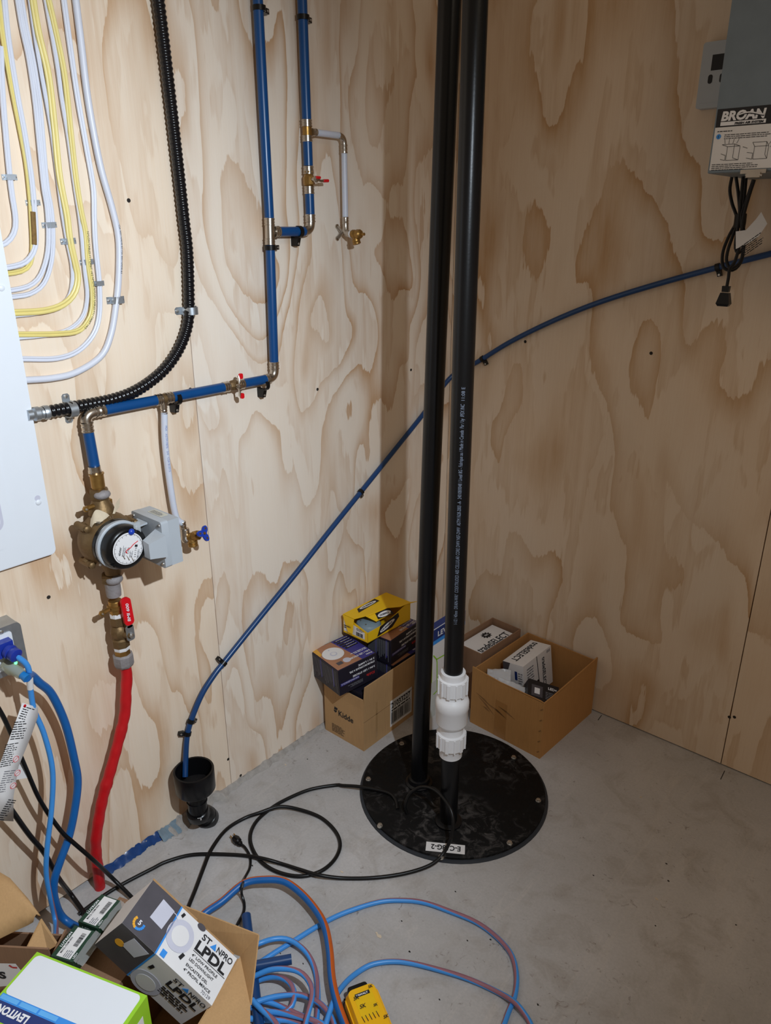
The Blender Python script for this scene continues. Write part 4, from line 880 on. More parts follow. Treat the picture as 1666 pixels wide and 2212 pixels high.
ks.strokes([[(x0+.005, y0_+.012), (x0+.107, y0_+.012), (x0+.107, y0_+.058), (x0+.005, y0_+.058), (x0+.005, y0_+.012)]], .0012, M_ink, 'barcode_frame')
ks.rect(.0, .110, .33, .112, mat('card_crease', rgb(150, 116, 78), .8), 'crease', 1); ks.rect(.060, .02, .068, .157, mat('packing_tape', rgb(176, 140, 96), .25), 'tape', 1)
M_stripe = mat('print_dark_violet', rgb(30, 27, 40), .5)
def strobe(t, d, disc=True):
    x, y, z = d
    f = bface(t, d, '-y')
    for k in range(5): f.fine(.004+.0*k, .006+z*.0, .004, .006, 1, M_inkg) if False else None
    mb = MB(); rg_ = random.Random(61)
    for k in range(22):                                           # columns of fine print running up the end panel
        a = .006+(x-.012)*k/22; h_ = z*rg_.uniform(.5, .86)
        mb.add([f.P(*q, .0007) for q in ((a, z*.94-h_), (a+.0018, z*.94-h_), (a+.0018, z*.94), (a, z*.94))], [(0, 1, 2, 3)])
    mb.build('fine_print', M_inkg, t, local=True)
    for a in (.36, .80): f.rect(x*a, z*.25, x*a+.006, z*.97, M_pur, 'purple_stripe', 1)
    g = bface(t, d, '+x'); gi = inv_rot(g, y, z)
    gi.text('3 IN 1 LAMPE', .010, .010, .0095, M_inkw, .0003, width=y*.42); gi.text('STROBOSCOPIQUE A DEL', .010, .022, .0090, M_inkw, .0003, width=y*.66); gi.text('3-IN-1 LED STROBE', .010, .040, .0095, M_inkw, .0003, width=y*.58)
    gi.rect(y*.48, .050, y*.96, .060, M_pur, 'purple_band', 1); gi.text('P4010ACLEDSCA-2', y*.50, .0515, .0075, M_inkw, width=y*.44); gi.text('Kidde', .012, .060, .014, mat('ink_red', rgb(190, 40, 40), .6), .0003); gi.fine(y*.4, .068, y*.8, .080, 3, M_inkg, seed=63)
    h = Face(t, V((-x/2, y/2, z/2)), -Y, X)                       # top: print reads from the back
    h.rect(.003, .003, y-.003, x-.003, M_pur, 'top_panel', 1); h.poly([(y*.48, .003), (y-.003, .003), (y-.003, x-.003), (y*.36, x-.003)], M_cop, 'top_picture', 2); h.poly([(y*.86, .003), (y-.003, .003), (y-.003, x*.34), (y*.90, x*.30)], mat('print_gold', rgb(214, 160, 60), .5), 'gold_corner', 3)
    if disc:
        h.disc(y*.70, x*.42, .036, M_paper, 'alarm_picture', 3); h.disc(y*.70, x*.44, .012, M_lgr, 'alarm_picture', 4); h.disc(y*.70, x*.44, .008, M_paper, 'alarm_picture', 5); h.disc(y*.70, x*.26, .003, M_lgr, 'alarm_picture', 4)
        h.disc(y*.62, x*.80, .013, M_lgr, 'alarm_picture', 3); h.poly([(y*.80+a, x*.80+b) for a, b in ((-.010, -.008), (.010, -.008), (.010, .008), (-.010, .008))], M_char, 'alarm_picture', 3)
    for k in range(5): h.rect(y*.06, x*(.06+.085*k), y*(.44-.015*k), x*(.115+.085*k), M_bk, 'text_panel', 3); h.fine(y*.08, x*(.075+.085*k), y*(.40-.015*k), x*(.10+.085*k), 1, M_inkw, lv=4, seed=70+k)
    h.text('3-IN-1 LED STROBE', y*.04, x*.80, .0125, M_inkw, .0003, width=y*.52, lv=4); h.fine(y*.05, x*.68, y*.5, x*.76, 2, M_inkw, lv=4, seed=66); h.text('Kidde', y*.05, x*.90, .010, M_inkw, .0002, lv=4)
d = (.156, .152, .092); s1 = package('alarm_box', 'dark alarm box with round white detector picture, overhanging the tan carton front', (.081, -.655, .2665), (.054, -.021, -.191), d, M_stripe, 'alarm boxes in the tan carton'); strobe(s1, d)
d = (.10, .165, .089); s2 = package('alarm_box', 'dark alarm box turned lengthwise under the yellow box', (.118, -.449, .2840), (0, 0, .06), d, M_stripe, 'alarm boxes in the tan carton'); strobe(s2, d, False)
d = (.150, .152, .100); s3 = package('alarm_box', 'alarm box lying low in tan carton, only purple corner showing', (.108, -.452, .187), (0, 0, 0), d, M_stripe, 'alarm boxes in the tan carton'); strobe(s3, d, False)
package('alarm_box', 'alarm box at bottom of tan carton beneath the overhanging one', (.104, -.608, .107), (0, 0, 0), (.150, .140, .20), M_stripe, 'alarm boxes in the tan carton')
package('alarm_box', 'alarm box at bottom of tan carton beneath the lengthwise one', (.108, -.450, .070), (0, 0, 0), (.150, .152, .13), M_stripe, 'alarm boxes in the tan carton')
# --- yellow box with torn lid
yd_ = (.111, .214, .066); yb_ = thing('yellow_box', 'yellow torn-open device box on top of the alarm boxes', 'box', (.079, -.487, .369), rotv((-.011, -.012, -.023)))
x, y, z = (q/2 for q in yd_); T_ = .0015
MB().box((-x, -y, -z), (x, y, -z+T_)).build('bottom_panel', M_yel, yb_, local=True)
wall_poly(yb_, [(-x, -y, -z), (x, -y, -z), (x, -y, z*.10), (-x, -y, z)], Y*T_, M_yel, 'front_panel')
wall_poly(yb_, [(-x, -y, -z), (-x, y, -z), (-x, y, z), (-x, -y, z)], X*T_, M_yel, 'side_panel')
wall_poly(yb_, [(-x, y, -z), (x, y, -z), (x, y, z), (-x, y, z)], -Y*T_, M_yel, 'back_panel')
wall_poly(yb_, [(x, -y, -z), (x, y, -z), (x, y, z), (x, y*.78, z), (x, -y*.15, z*.15), (x, -y, z*.10)], -X*T_, M_yel, 'side_panel')
wall_poly(yb_, [(-x, -y, z), (-x*.05, -y, z), (x*.12, -y*.62, z*.92), (x*.30, -y*.60, z), (x*.45, y*.2, z), (x*.95, y*.55, z), (x, y*.8, z), (x*1.35, y*1.15, z*1.1), (x, y, z), (-x, y, z)], Z*T_, M_yel, 'lid')
wall_poly(yb_, [(x*.20, -y*.64, z), (x*.40, y*.25, z), (x*.78, y*.20, z*.55), (x*.66, -y*.42, z*.40)], Z*T_, M_yel, 'torn_flap')
wall_poly(yb_, [(-x, -y-.001, z), (-x*.06, -y-.001, z), (-x*.12, -y-.006, -z*.60), (-x*.48, -y-.006, -z*.60)], -Y*T_, M_yel, 'tuck_flap')
f = bface(yb_, yd_, '-y'); f.poly([(.003, .008), (.098, .008), (.098, .032), (.003, .055)], M_paper, 'label', 1); f.fine(.062, .030, .094, .040, 3, M_ink, seed=71); f.barcode(.060, .010, .090, .024, M_ink, 18); f.fine(.004, .020, .022, .034, 2, M_ink, seed=72)
Face(yb_, V((-x*.80, -y-.0078, -z*.02)), X, V((0, -.1, 1))).text('K3007A', .010, 0, .008, M_ink, .0003, width=.022, lv=1)
f = Face(yb_, V((-x, -y, z+T_)), Y, -X); f.poly([(.055, -.012), (.150, -.004), (.150, -.026), (.040, -.034)], M_bk, 'label_band', 1); f.disc(.100, -.019, .040, M_paper, 'label_oval', 2, .008); f.text('HUBBELL', .072, -.0225, .008, M_ink, .0003, width=.056, lv=3)
a_ = V((x*.22, -y*.50, z+T_*1.2)); b_ = V((x*.40, y*.22, z+T_*1.2)); c_ = V((x*.70, -y*.30, z*.46+T_*1.2)); f = Face(yb_, c_, (b_-a_), (a_-c_)); f.ey = (f.ey-f.ex*f.ey.dot(f.ex)).normalized(); f.n = f.ex.cross(f.ey)
f.poly([(-.004, .002), (.064, .000), (.060, .026), (-.002, .026)], M_bk, 'label_band', 1); f.disc(.029, .012, .028, M_paper, 'label_oval', 2, .009); f.text('HUBBELL', .009, .009, .008, M_ink, .0003, width=.040, lv=3)
f = bface(yb_, yd_, '+x'); f.poly([(.045, .004), (.060, .036), (.150, .052), (.155, .036), (.120, .010)], M_bk, 'label_band', 1); f.poly([(q, w_) for q, w_ in [(.095+.036*math.cos(t)-.010*math.sin(t)*.3, .026+.008*math.sin(t)+.010*math.cos(t)) for t in [2*math.pi*k/24 for k in range(24)]]], M_paper, 'label_oval', 2); f.text('HUBBELL', .066, .016, .008, M_ink, .0003, width=.056, lv=3, rot=.26)
M_det = mat('device_grey', rgb(140, 160, 172), .35, var=.05)
dv = thing('smoke_device', 'grey round plastic device inside the torn yellow box', 'device', (.076, -.530, .341), rotv((0, .05, 0)))
MB().lathe([(.036, 0), (.043, .004), (.043, .020), (.038, .028), (.020, .033), (.002, .034)], (0, 0, .0), Z, 28).build('housing', M_det, dv, local=True)
for k in range(5):
    t = k*1.2+.3; MB().lathe([(.0030, 0), (.0028, .002), (.001, .0028)], (.026*math.cos(t), .026*math.sin(t), .0305), Z, 8).build('stud', M_zinc, dv, local=True)
# --- tall white box behind the pipes
lv2 = thing('tall_carton', 'tall white carton with green edging standing behind the two black pipes', 'box', (.289, -.385, 0))
ld = (.028, .185, .395); MB().box((-.014, -.0925, 0), (.014, .0925, ld[2])).build('carton_body', M_paper, lv2, local=True)
f = Face(lv2, V((.014, -.0925, 0)), Y, Z); f.rect(0, .352, .185, .393, M_navy, 'band', 1); f.text('LEVITON', .030, .362, .026, M_inkw, .0006, width=.12); f.rect(0, .338, .185, .352, M_sky, 'band', 1)
g_ = [hit(f, *q) for q in ((936, 1416), (943, 1424), (966, 1411), (944, 1430), (944, 1492), (936, 1500))]
f.strokes([[g_[0], g_[1], g_[2]], [g_[1], g_[3], g_[4], g_[5]], [(.002, .20), (.002, .335)]], .0045, M_lime, 'green_line'); bface(lv2, (.028, .185, .79), '+z').rect(.001, .001, .027, .184, M_navy, 'top_panel', 1); f.rect(.002, .06, .028, .20, mat('print_pale', rgb(206, 210, 206), .6), 'panel', 1)
# --- brown carton in the corner and its box
bc = open_carton('corner_carton', 'brown open carton against the right wall, holding a white boxed part', (.306, -.150, 0), -.06, (.126, .236, .235), M_card_d, {})
tb1 = package('part_box', 'white printed part box lying inside the corner carton', (.306, -.150, .112), (0, 0, -.06), (.104, .205, .205), M_paper, 'white part boxes')
f = Face(tb1, V((.052, -.1025, .1025)), Y, -X); f.text('tradeSELECT', .020, .014, .040, M_ink, .0006, width=.172); f.rect(0, 0, .205, .004, M_ink, 'rule', 1)
st_ = [(.128+.024*(1 if k % 2 else .66)*math.cos(k*math.pi/10), .074+.020*(1 if k % 2 else .66)*math.sin(k*math.pi/10)) for k in range(20)]; f.poly(st_, M_ink, 'starburst', 1); f.fine(.118, .070, .140, .080, 2, M_inkw, lv=3, seed=81)
bface(tb1, (.104, .205, .205), '+x').rect(.0, .150, .205, .203, M_bk, 'dark_panel', 1)
# --- ochre carton on the right with its contents
rc = open_carton('open_carton', 'ochre open-topped carton standing against the right wall', (.519, -.177, 0), -.051, (.280, .334, .212), M_card_r, {})
rx, ry = .140, .167
wall_poly(rc, [(-rx, -ry, .212), (-rx, -ry, .222), (-rx*.7, -ry, .218), (-rx*.2, -ry, .212), (rx*.3, -ry, .213), (rx*.9, -ry, .214), (rx, -ry, .210)], Y*.004, M_card_r, 'torn_edge')
wall_poly(rc, [(rx, -ry, .210), (rx, -ry*.7, .212), (rx, ry*.2, .219), (rx, ry, .226), (rx, ry, .212)], -X*.004, M_card_r, 'torn_edge')
f = Face(rc, V((-rx, -ry, 0)), X, Z); M_scuff = mat('card_scuff', rgb(136, 96, 54), .8, var=.2)
for (a, b, c2, d2) in ((.02, .13, .09, .10), (.03, .12, .10, .075), (.07, .11, .15, .085), (.05, .09, .08, .08), (.11, .12, .18, .10)):
    f.poly([(a, b), (.5*(a+c2), .5*(b+d2)+.006), (c2, d2), (.5*(a+c2), .5*(b+d2)-.002)], M_scuff, 'scuff', 1)
for k in range(5): f.strokes([[(.268, .02+.04*k), (.276, .028+.04*k)]], .004, M_scuff, 'staple_mark', 1)
f.rect(.10, 0, .145, .14, mat('card_tape', rgb(166, 118, 68), .3), 'tape', 1)
M_ts = package('part_box', 'white printed part box leaning upright in the ochre carton', (.462, -.117, .133), (.015, -.135, -.033), (.082, .180, .145), M_paper, 'white part boxes')
d = (.082, .180, .145)
f = Face(M_ts, V((.041, -.09, .0725)), Y, -X); fi = Face(M_ts, V((-.041, .09, .0725)), -Y, X); fi.text('tradeSELECT', .010, .018, .036, M_ink, .0005, width=.150)
f = bface(M_ts, d, '+x'); f.fine(.02, .05, .07, .13, 8, M_inkg, seed=83); f.fine(.02, .02, .06, .045, 3, M_inkg, seed=84)
g2_ = Face(M_ts, V((.041, .09, .0725)), -Z, Y); g2_.text('tradeSELECT', .020, -.062, .026, M_ink, .0005, width=.115); g2_.fine(.006, -.03, .02, -.006, 3, M_inkg, seed=85)
f.disc(.085, .045, .010, M_bk, 'thumb_hole', 1); f.strokes([[(.085, .145), (.092, .05), (.100, 0)]], .0035, M_bk, 'tuck_slot', 1)
f = bface(M_ts, d, '-y'); f.poly([(.0, .06), (.0, .145), (.03, .145)], M_char, 'open_end', 1); f.rect(.046, .085, .056, .118, M_navy, 'label_band', 1); f.fine(.060, .03, .078, .12, 10, M_inkg, seed=86)
M_bag = mat('clear_bag', rgb(214, 216, 220), .18, var=.08, Alpha=.75)
for k, (c, rz, d, lab) in enumerate((((.433, -.268, .168), (.35, .10, .55), (.070, .050, .030), 'clear bagged white fitting leaning on the carton side'), ((.500, -.298, .163), (.25, .25, .25), (.095, .048, .026), 'clear bagged white plate lying flat along carton front'))):
    t = thing('bagged_part', lab, 'bag', c, rotv(rz), 'clear bagged parts in the ochre carton'); x, y, z = (q/2 for q in d)
    MB().prism([(a-x, b-y, -z*.5) for a, b in rrect(d[0], d[1], .008, 3)], (0, 0, z)).build('plate', M_paper, t, local=True)
    mb = MB(); rg = random.Random(90+k); n = 9; vs = [(-x*1.12+2.24*x*i/n, -y*1.15+2.3*y*j/n, z*.62+rg.uniform(0, .008)) for i in range(n+1) for j in range(n+1)]
    mb.add(vs, [(i*(n+1)+j, i*(n+1)+j+1, (i+1)*(n+1)+j+1, (i+1)*(n+1)+j) for i in range(n) for j in range(n)]); mb.build('plastic_bag', M_bag, t, local=True)
MB().box((.39, -.32, .006), (.645, -.235, .135)).build('packing_filler', M_card_d, label='brown cardboard filler low inside the ochre carton front', category='filler')
bp = package('dimmer_box', 'small black boxed dimmer with white switch picture in ochre carton', (.588, -.255, .160), (.30, .40, .55), (.105, .080, .040), M_bk)
f = bface(bp, (.105, .080, .040), '+z'); f.rect(.012, .020, .050, .062, M_char, 'picture', 1); f.rect(.022, .030, .040, .052, M_inkw, 'switch_picture', 2); f.text('LED+', .068, .058, .013, M_inkw, .0004, width=.030); f.fine(.060, .02, .098, .05, 5, M_inkg, seed=87)
bface(bp, (.105, .080, .040), '+y')
# ================================================================ foreground cartons
e1 = V((math.cos(.35), math.sin(.35), 0)); e2 = V((-math.sin(.35), math.cos(.35), 0))
K = F(519, 2066, .225); FW, FD, FH = .335, .34, .222
fc_ = thing('front_carton', 'tan open carton with bent flaps in the foreground, filled with packaged lights', 'carton', (K-e1*FW/2-e2*FD/2)*1.0 - Z*K.z, Matrix.Rotation(.35, 3, 'Z'))
x, y = FW/2, FD/2
MB().box((-x, -y, 0), (x, y, .004)).build('bottom_panel', M_card, fc_, local=True)
for lo, hi in (((-x, y-.004, .004), (x, y, .205)), ((-x, -y, .004), (x, -y+.004, .205)), ((-x, -y+.004, .004), (-x+.004, y-.004, .205)), ((x-.004, -y+.004, .004), (x, y-.004, FH))): MB().box(lo, hi).build('side_panel', M_card, fc_, local=True)
def fpoly(parent, pts, th, m, name):
    n = (pts[1]-pts[0]).cross(pts[2]-pts[0]).normalized()*th; return MB().prism(pts, n).build(name, m, parent)
P1, P2 = F(396, 1957, .285), F(558, 2020, .285); Q = F(541, 2171, .205)
fpoly(fc_, [P1, P2, K, K-e1*.20], .003, M_card, 'flap')
fpoly(fc_, [P2, Q, K], .003, M_card, 'flap_gusset')
fpoly(fc_, [K, Q, F(541, 2240, .195), K-e2*.24], .003, M_card, 'flap')
fpoly(fc_, [K-e1*.06-Z*.02-e2*.01, K-e1*.01-e2*.01+Z*.012, K-e2*.035-e1*.004-Z*.0, K-e2*.03-e1*.05-Z*.03], .002, M_galv, 'inner_tape') if False else None
d = (.230, .100, .113); sp_ = package('downlight_box', 'white and charcoal printed downlight box tilted in the front carton', (.529, -1.633, .2715), (-.138, .718, .392), d, M_paper)
x, y, z = d
f = Face(sp_, V((-x/2, -y/2, z/2)), X, Y)                         # main face: x to the low end, y away from the viewer
f.poly([(0, 0), (x*.36, 0), (x*.335, y), (0, y)], M_char, 'dark_panel', 1); f.poly([(x*.36, 0), (x*.375, 0), (x*.35, y), (x*.335, y)], M_sky, 'blue_edge', 2)
f.poly([(x*.16, y*.42), (x*.30, y*.40), (x*.31, y*.83), (x*.17, y*.86)], M_lgr, 'driver_picture', 2); f.strokes([[(x*.29, y*.80), (x*.34, y*.80), (x*.38, y*.72)]], .0016, M_lgr, 'wire_picture', 3)
f.strokes([[(x*.115+.011*math.cos(t), y*.20+.011*math.sin(t)) for t in [math.pi*(.8+1.3*k/10) for k in range(6)]]], .005, mat('print_amber', rgb(236, 170, 50), .5), 'badge', 2); f.strokes([[(x*.115+.011*math.cos(t), y*.20+.011*math.sin(t)) for t in [math.pi*(1.45+.65*k/6) for k in range(7)]]], .005, M_sky, 'badge', 3); f.text('5', x*.105, y*.17, .013, M_inkw, .0004, lv=3)
f.disc(x*.465, y*.55, .030, M_lgr, 'light_picture', 2); f.disc(x*.465, y*.55, .019, M_paper, 'light_picture', 3); f.poly([(x*.545, y*.24), (x*.575, y*.22), (x*.59, y*.34), (x*.56, y*.35)], M_ink, 'clip_picture', 2); f.poly([(x*.375, y*.86), (x*.40, y*.84), (x*.41, y*.93), (x*.385, y*.94)], M_ink, 'clip_picture', 3); f.rect(x*.40, y*.03, x*.45, y*.16, M_sky, 'energy_mark', 2)
# lettering reads along the short edge: from far side towards the viewer's right
def up_text(s_, px0, py0, size, wd, bold=.0004, m=M_ink): f.text(s_, px0, py0, size, m, bold, width=wd, lv=3, rot=-.0)
g = Face(sp_, V((x/2, y/2, z/2)), -Y, X)                          # turned a quarter: columns from the low end
g = Face(sp_, V((-x/2, -y/2, z/2)), X, Y)
g.text('ST', x*.635, y*.80, .0165, M_ink, .0003, width=.022); g.poly([(x*.735, y*.795), (x*.80, y*.795), (x*.775, y*.92)], M_sky, 'logo', 2); g.text('NPRO', x*.805, y*.80, .0165, M_ink, .0003, width=.040)
g.text('LPDL', x*.625, y*.56, .0275, M_ink, .0010, width=.078); g.strokes([[(x*.625, y*.525), (x*.985, y*.525)]], .0010, M_ink, 'rule')
for k, s_ in enumerate(('4" LOW PROFILE', 'LED DOWNLIGHT', 'ENCASTRE DEL', '4" PROFIL MINCE')): g.text(s_, x*.635 + (0 if k < 2 else 0), y*(.425-.095*k-(.02 if k > 1 else 0)), .0074, M_ink, .00012, width=(.066, .062, .055, .068)[k])
g.text('70129', x*.86, y*.03, .0085, M_inkg, .0001, width=.022)
f = bface(sp_, d, '-y'); f.poly([(0, 0), (x*.37, 0), (x*.36, z), (0, z)], M_char, 'dark_panel', 1); f.poly([(x*.37, 0), (x*.385, 0), (x*.375, z), (x*.36, z)], M_sky, 'blue_edge', 2)
f.poly([(x*.14, z*.55), (x*.29, z*.52), (x*.34, z*.88), (x*.16, z*.92)], M_lgr, 'driver_picture', 2); f.disc(x*.52, z*.22, .034, M_lgr, 'light_picture', 2); f.disc(x*.52, z*.22, .022, M_paper, 'light_picture', 3); f.poly([(x*.42, z*.60), (x*.45, z*.60), (x*.46, z*.72), (x*.43, z*.74)], M_ink, 'clip_picture', 2); f.disc(x*.115, z*.55, .010, mat('print_amber', (0, 0, 0)), 'badge', 2)
f.text('ST', x*.635, z*.80, .0165, M_ink, .0003, width=.022); f.poly([(x*.735, z*.80), (x*.80, z*.80), (x*.775, z*.91)], M_sky, 'logo', 2); f.text('NPRO', x*.805, z*.80, .0165, M_ink, .0003, width=.040); f.text('LPDL', x*.625, z*.58, .0270, M_ink, .0010, width=.078); f.fine(x*.63, z*.28, x*.97, z*.52, 4, M_ink, fill=.6, seed=88)
h = Face(sp_, V((-x/2, y/2, z/2)), X, Z)                          # open far edge with tuck flap
MB().prism([(x*-.5, y/2, z/2-.0005), (x*.02, y/2, z/2-.0005), (x*.02, y/2+.007, z/2-.004), (-x*.5, y/2+.007, z/2-.004)], (0, 0, -.0015)).build('tuck_flap', M_card, sp_, local=True)
MB().prism([(x*.14, y/2, z/2-.0005), (x*.46, y/2, z/2-.0005), (x*.46, y/2+.006, z/2-.004), (x*.14, y/2+.006, z/2-.004)], (0, 0, -.0015)).build('tuck_flap', M_card, sp_, local=True)
f = Face(sp_, V((-x/2, -y/2, z/2)), X, Y); f.disc(x*.585, y*.97, .010, M_char, 'thumb_hole', 2, .006)
for c, wz, lab, sd in (((.327, -1.663, .236), .352, 'small green and white dimmer pack, farther one of the two', 91), ((.357, -1.737, .236), .419, 'small green and white dimmer pack, nearer one of the two', 92)):
    d = (.050, .0715, .036); t = package('dimmer_pack', lab, c, (0, 0, wz), d, M_green, 'dimmer packs in the front carton')
    f = Face(t, V((.025, -.0357, .018)), Y, -X); f.rect(.003, .008, .069, .040, M_paper, 'label', 1); f.barcode(.030, .012, .060, .022, M_ink, 22, sd); f.text('LUTRON', .022, .0425, .0070, M_inkw, .0002, width=.034, lv=1); f.text('MACL-153M-WH', .010, .0335, .0055, M_ink, .0001, width=.036); f.fine(.004, .012, .022, .028, 4, M_inkg, seed=sd); f.text('LED+', .006, .0015, .006, M_inkw, .0001, lv=1)
    f = bface(t, d, '-y'); f.text('LED+', .010, .018, .013, M_inkw, .0003, width=.028)
    mb = MB(); rg = random.Random(sd); n = 8; vs = [V((.026+.020*i/n, -.034+.070*j/n, .018-.010*i/n+rg.uniform(0, .004))) for i in range(n+1) for j in range(n+1)]
    mb.add(vs, [(i*(n+1)+j, i*(n+1)+j+1, (i+1)*(n+1)+j+1, (i+1)*(n+1)+j) for i in range(n) for j in range(n)]); mb.build('blister', mat('blister', rgb(180, 180, 178), .12, var=.2, Alpha=.45), t, local=True)
MB().box((-.135, -.09, 0), (.0, .12, .20), Matrix.Translation(V((.455, -1.665, .010))) @ Matrix.Rotation(.35, 4, 'Z')).build('inner_carton', M_card_d, label='brown inner carton under the dimmer packs', category='box')
lbm = Matrix.Rotation(.355, 3, 'Z'); A_ = F(80, 2056, .345); lb_ = (.244, .17, .088)
lc = A_ + lbm @ V((lb_[0]/2, -lb_[1]/2, -lb_[2]/2)); lb = thing('switch_carton', 'white carton with lime edge and navy band, nearest the camera', 'box', lc, lbm)
x, y, z = (q/2 for q in lb_); MB().box((-x, -y, -z), (x, y, z)).build('carton_body', M_lime, lb, local=True)
f = Face(lb, V((-x, -y, z)), X, Y); yb0 = hit(f, 20, 2150)[1]; 
f.poly([(a, b) for a, b in rrect(lb_[0]-.012, lb_[1]-.004-yb0, .010, 5, .005, yb0)], M_wht, 'white_field', 1)
f.rect(.004, yb0-.012, lb_[0]-.004, yb0, M_sky, 'sky_band', 1); f.rect(.004, yb0-.042, lb_[0]-.004, yb0-.012, M_navy, 'navy_band', 1); f.rect(.004, yb0-.085, lb_[0]-.03, yb0-.046, M_wht, 'white_field', 1)
for k in range(3): f.rect(.006+.042*k, yb0-.010, .044+.042*k, yb0-.002, mat('print_sky_pale', rgb(96, 176, 240), .5), 'sky_bar', 2)
fi = Face(lb, V((-x, -y, z)), -X, -Y); fi.text('LEVITON', -.082, -yb0+.018, .018, M_inkw, .0008, width=.066, lv=2); f.rect(.004, yb0-.040, .022, yb0-.028, M_lime, 'lime_square', 2)
f = bface(lb, lb_, '+x'); f.poly([(.0, .0), (.152, .0), (.152, .06), (.02, .06)], M_paper, 'white_panel', 1)
f.fine(.03, .01, .13, .05, 6, M_inkg, seed=95)
f = bface(lb, lb_, '-x')
MB().box((-.11, -.07, 0), (.11, .07, .247), Matrix.Translation(lc-Z*lc.z+Z*.006) @ lbm.to_4x4()).build('support_carton', M_card_d, label='brown box hidden under the nearest white carton', category='box')
# left carton with bent flaps
B_, A2 = F(104, 2051, .25), F(-60, 2042, .25); ea = (B_-A2).normalized(); en = Z.cross(ea)
LW, LD, LH = .34, .075, .25; o_ = B_-ea*LW/2+en*LD/2; o_.z = 0
lcx = thing('left_carton', 'brown open carton with drooping tan flaps at left edge of photo', 'carton', o_, Matrix((ea, en, Z)).transposed())
x, y = LW/2, LD/2
MB().box((-x, -y, 0), (x, y, .004)).build('bottom_panel', M_card_d, lcx, local=True)
for lo, hi in (((-x, -y, .004), (x, -y+.004, LH)), ((-x, y-.004, .004), (x, y, LH-.05)), ((-x, -y+.004, .004), (-x+.004, y-.004, LH)), ((x-.004, -y+.004, .004), (x, y-.004, LH-.03))): MB().box(lo, hi).build('side_panel', M_card_d, lcx, local=True)
fp = [F(u, v, zz) for u, v, zz in ((-60, 1868, .345), (0, 1884, .340), (22, 1897, .330), (60, 1940, .300), (88, 1978, .272), (72, 1992, .262), (40, 2008, .262), (-60, 2050, .262))]
rg = random.Random(5); top = [fp[0], fp[1], fp[2], fp[3], fp[4]]; bot = [fp[7], F(-5, 2030, .262), fp[6], F(60, 1999, .262), fp[5]]
mb = MB(); vs = []
for a, b in zip(top, bot):
    for k in range(5): t = k/4; vs.append(a.lerp(b, t)+Z*.012*math.sin(math.pi*t))
mb.add(vs, [(i*5+k, i*5+k+1, (i+1)*5+k+1, (i+1)*5+k) for i in range(4) for k in range(4)], True); fo = mb.build('flap', M_card, lcx); so = fo.modifiers.new('thick', 'SOLIDIFY'); so.thickness = .004
fpoly(lcx, [F(90, 1984, .262), F(127, 2040, .205), F(106, 2052, .235), F(58, 2048, .245)], .003, M_card, 'flap')
f = Face(lcx, V((-x, -y, 0)), X, Z); a, b = hit(f, 40, 2082); f.poly([(a-.20, b-.10), (a-.01, b-.06), (a+.004, b-.024), (a-.006, b), (a-.05, b-.002), (a-.20, b-.03)], M_paper, 'label', 1); f.text('PARTS', a-.118, b-.043, .026, M_ink, .0012, width=.086); f.strokes([[(a-.020, b-.004), (a-.014, b-.010), (a-.004, b-.010)]], .004, mat('ink_red', (0, 0, 0)), 'logo', 2)
# ================================================================ outlet, plugs and cords at the left
oc = L(43, 1341, .056); oy1, oz1 = oc.y, oc.z; OW, OH = .106, .112
ob = thing('outlet_box', 'galvanised square outlet box with white receptacle at left edge of wall', 'outlet', (.028, oy1-OW/2, oz1-OH))
MB().box((0, oy1-OW+.004, oz1-OH+.004), (.048, oy1-.004, oz1-.004)).build('body', M_galv, ob)
MB().prism([(.046, oy1-OW+a, oz1-OH+b) for a, b in rrect(OW, OH, .012, 5)], (.010, 0, 0)).build('cover', M_galv, ob)
MB().prism([(.0558, oy1-.066+a, oz1-OH+.016+b) for a, b in rrect(.044, OH-.030, .004, 3)], (.0030, 0, 0)).build('receptacle', M_wht, ob)
for a, b in ((oy1-.040, oz1-.010), (oy1-.034, oz1-OH+.009)): MB().lathe([(.0042, 0), (.004, .0016), (.001, .0024)], (.056, a, b), X, 10).build('screw', M_zinc, ob)
MB().lathe([(.0125, 0), (.0125, .006), (.0145, .008), (.0145, .026), (.0115, .030), (.0115, .060)], (.028, oy1-.062, oz1-.004), Z, 20).build('connector', M_galv, ob)
def hug(pts, r, m, stripe, tw=0.0, seg=12): mb = MB(); [mb.tube(resample(catmull(p, 6), .010), r, seg, stripe=stripe, twist=tw) for p in pts]; return mb
# thin light-blue extension cord: plug, drop along the wall, loops on the floor
tc1 = thing('extension_cord', 'thin light-blue extension cord with red stripe, plugged in and coiled on floor', 'cord', F(650, 2120))
p1 = V((.0588, oy1-.047, oz1-.040))
mb = MB(); mb.box((0, -.017, -.016), (.020, .017, .016), Matrix.Translation(p1)); mb.build('plug', M_navy if False else mat('plug_blue', rgb(26, 50, 150), .35), tc1)
MB().lathe([(.0155, .020), (.0155, .028), (.0125, .030), (.0145, .033), (.0145, .044), (.008, .047)], p1, V((1, .25, -.25)), 18).build('strain_relief', mat('plug_blue', (0, 0, 0)), tc1)
s0 = p1+V((1, .25, -.25)).normalized()*.042
drop = [s0] + [L(u, v, d) for u, v, d in ((60, 1440, .100), (66, 1490, .088), (74, 1535, .082), (95, 1585, .080), (113, 1660, .082), (112, 1740, .085), (102, 1830, .090), (100, 1885, .092), (108, 1935, .095), (120, 1990, .10))] + [F(126, 2040, .12), F(175, 2080, .03)]
zt = lambda u, v, z=.0062: F(u, v, z)
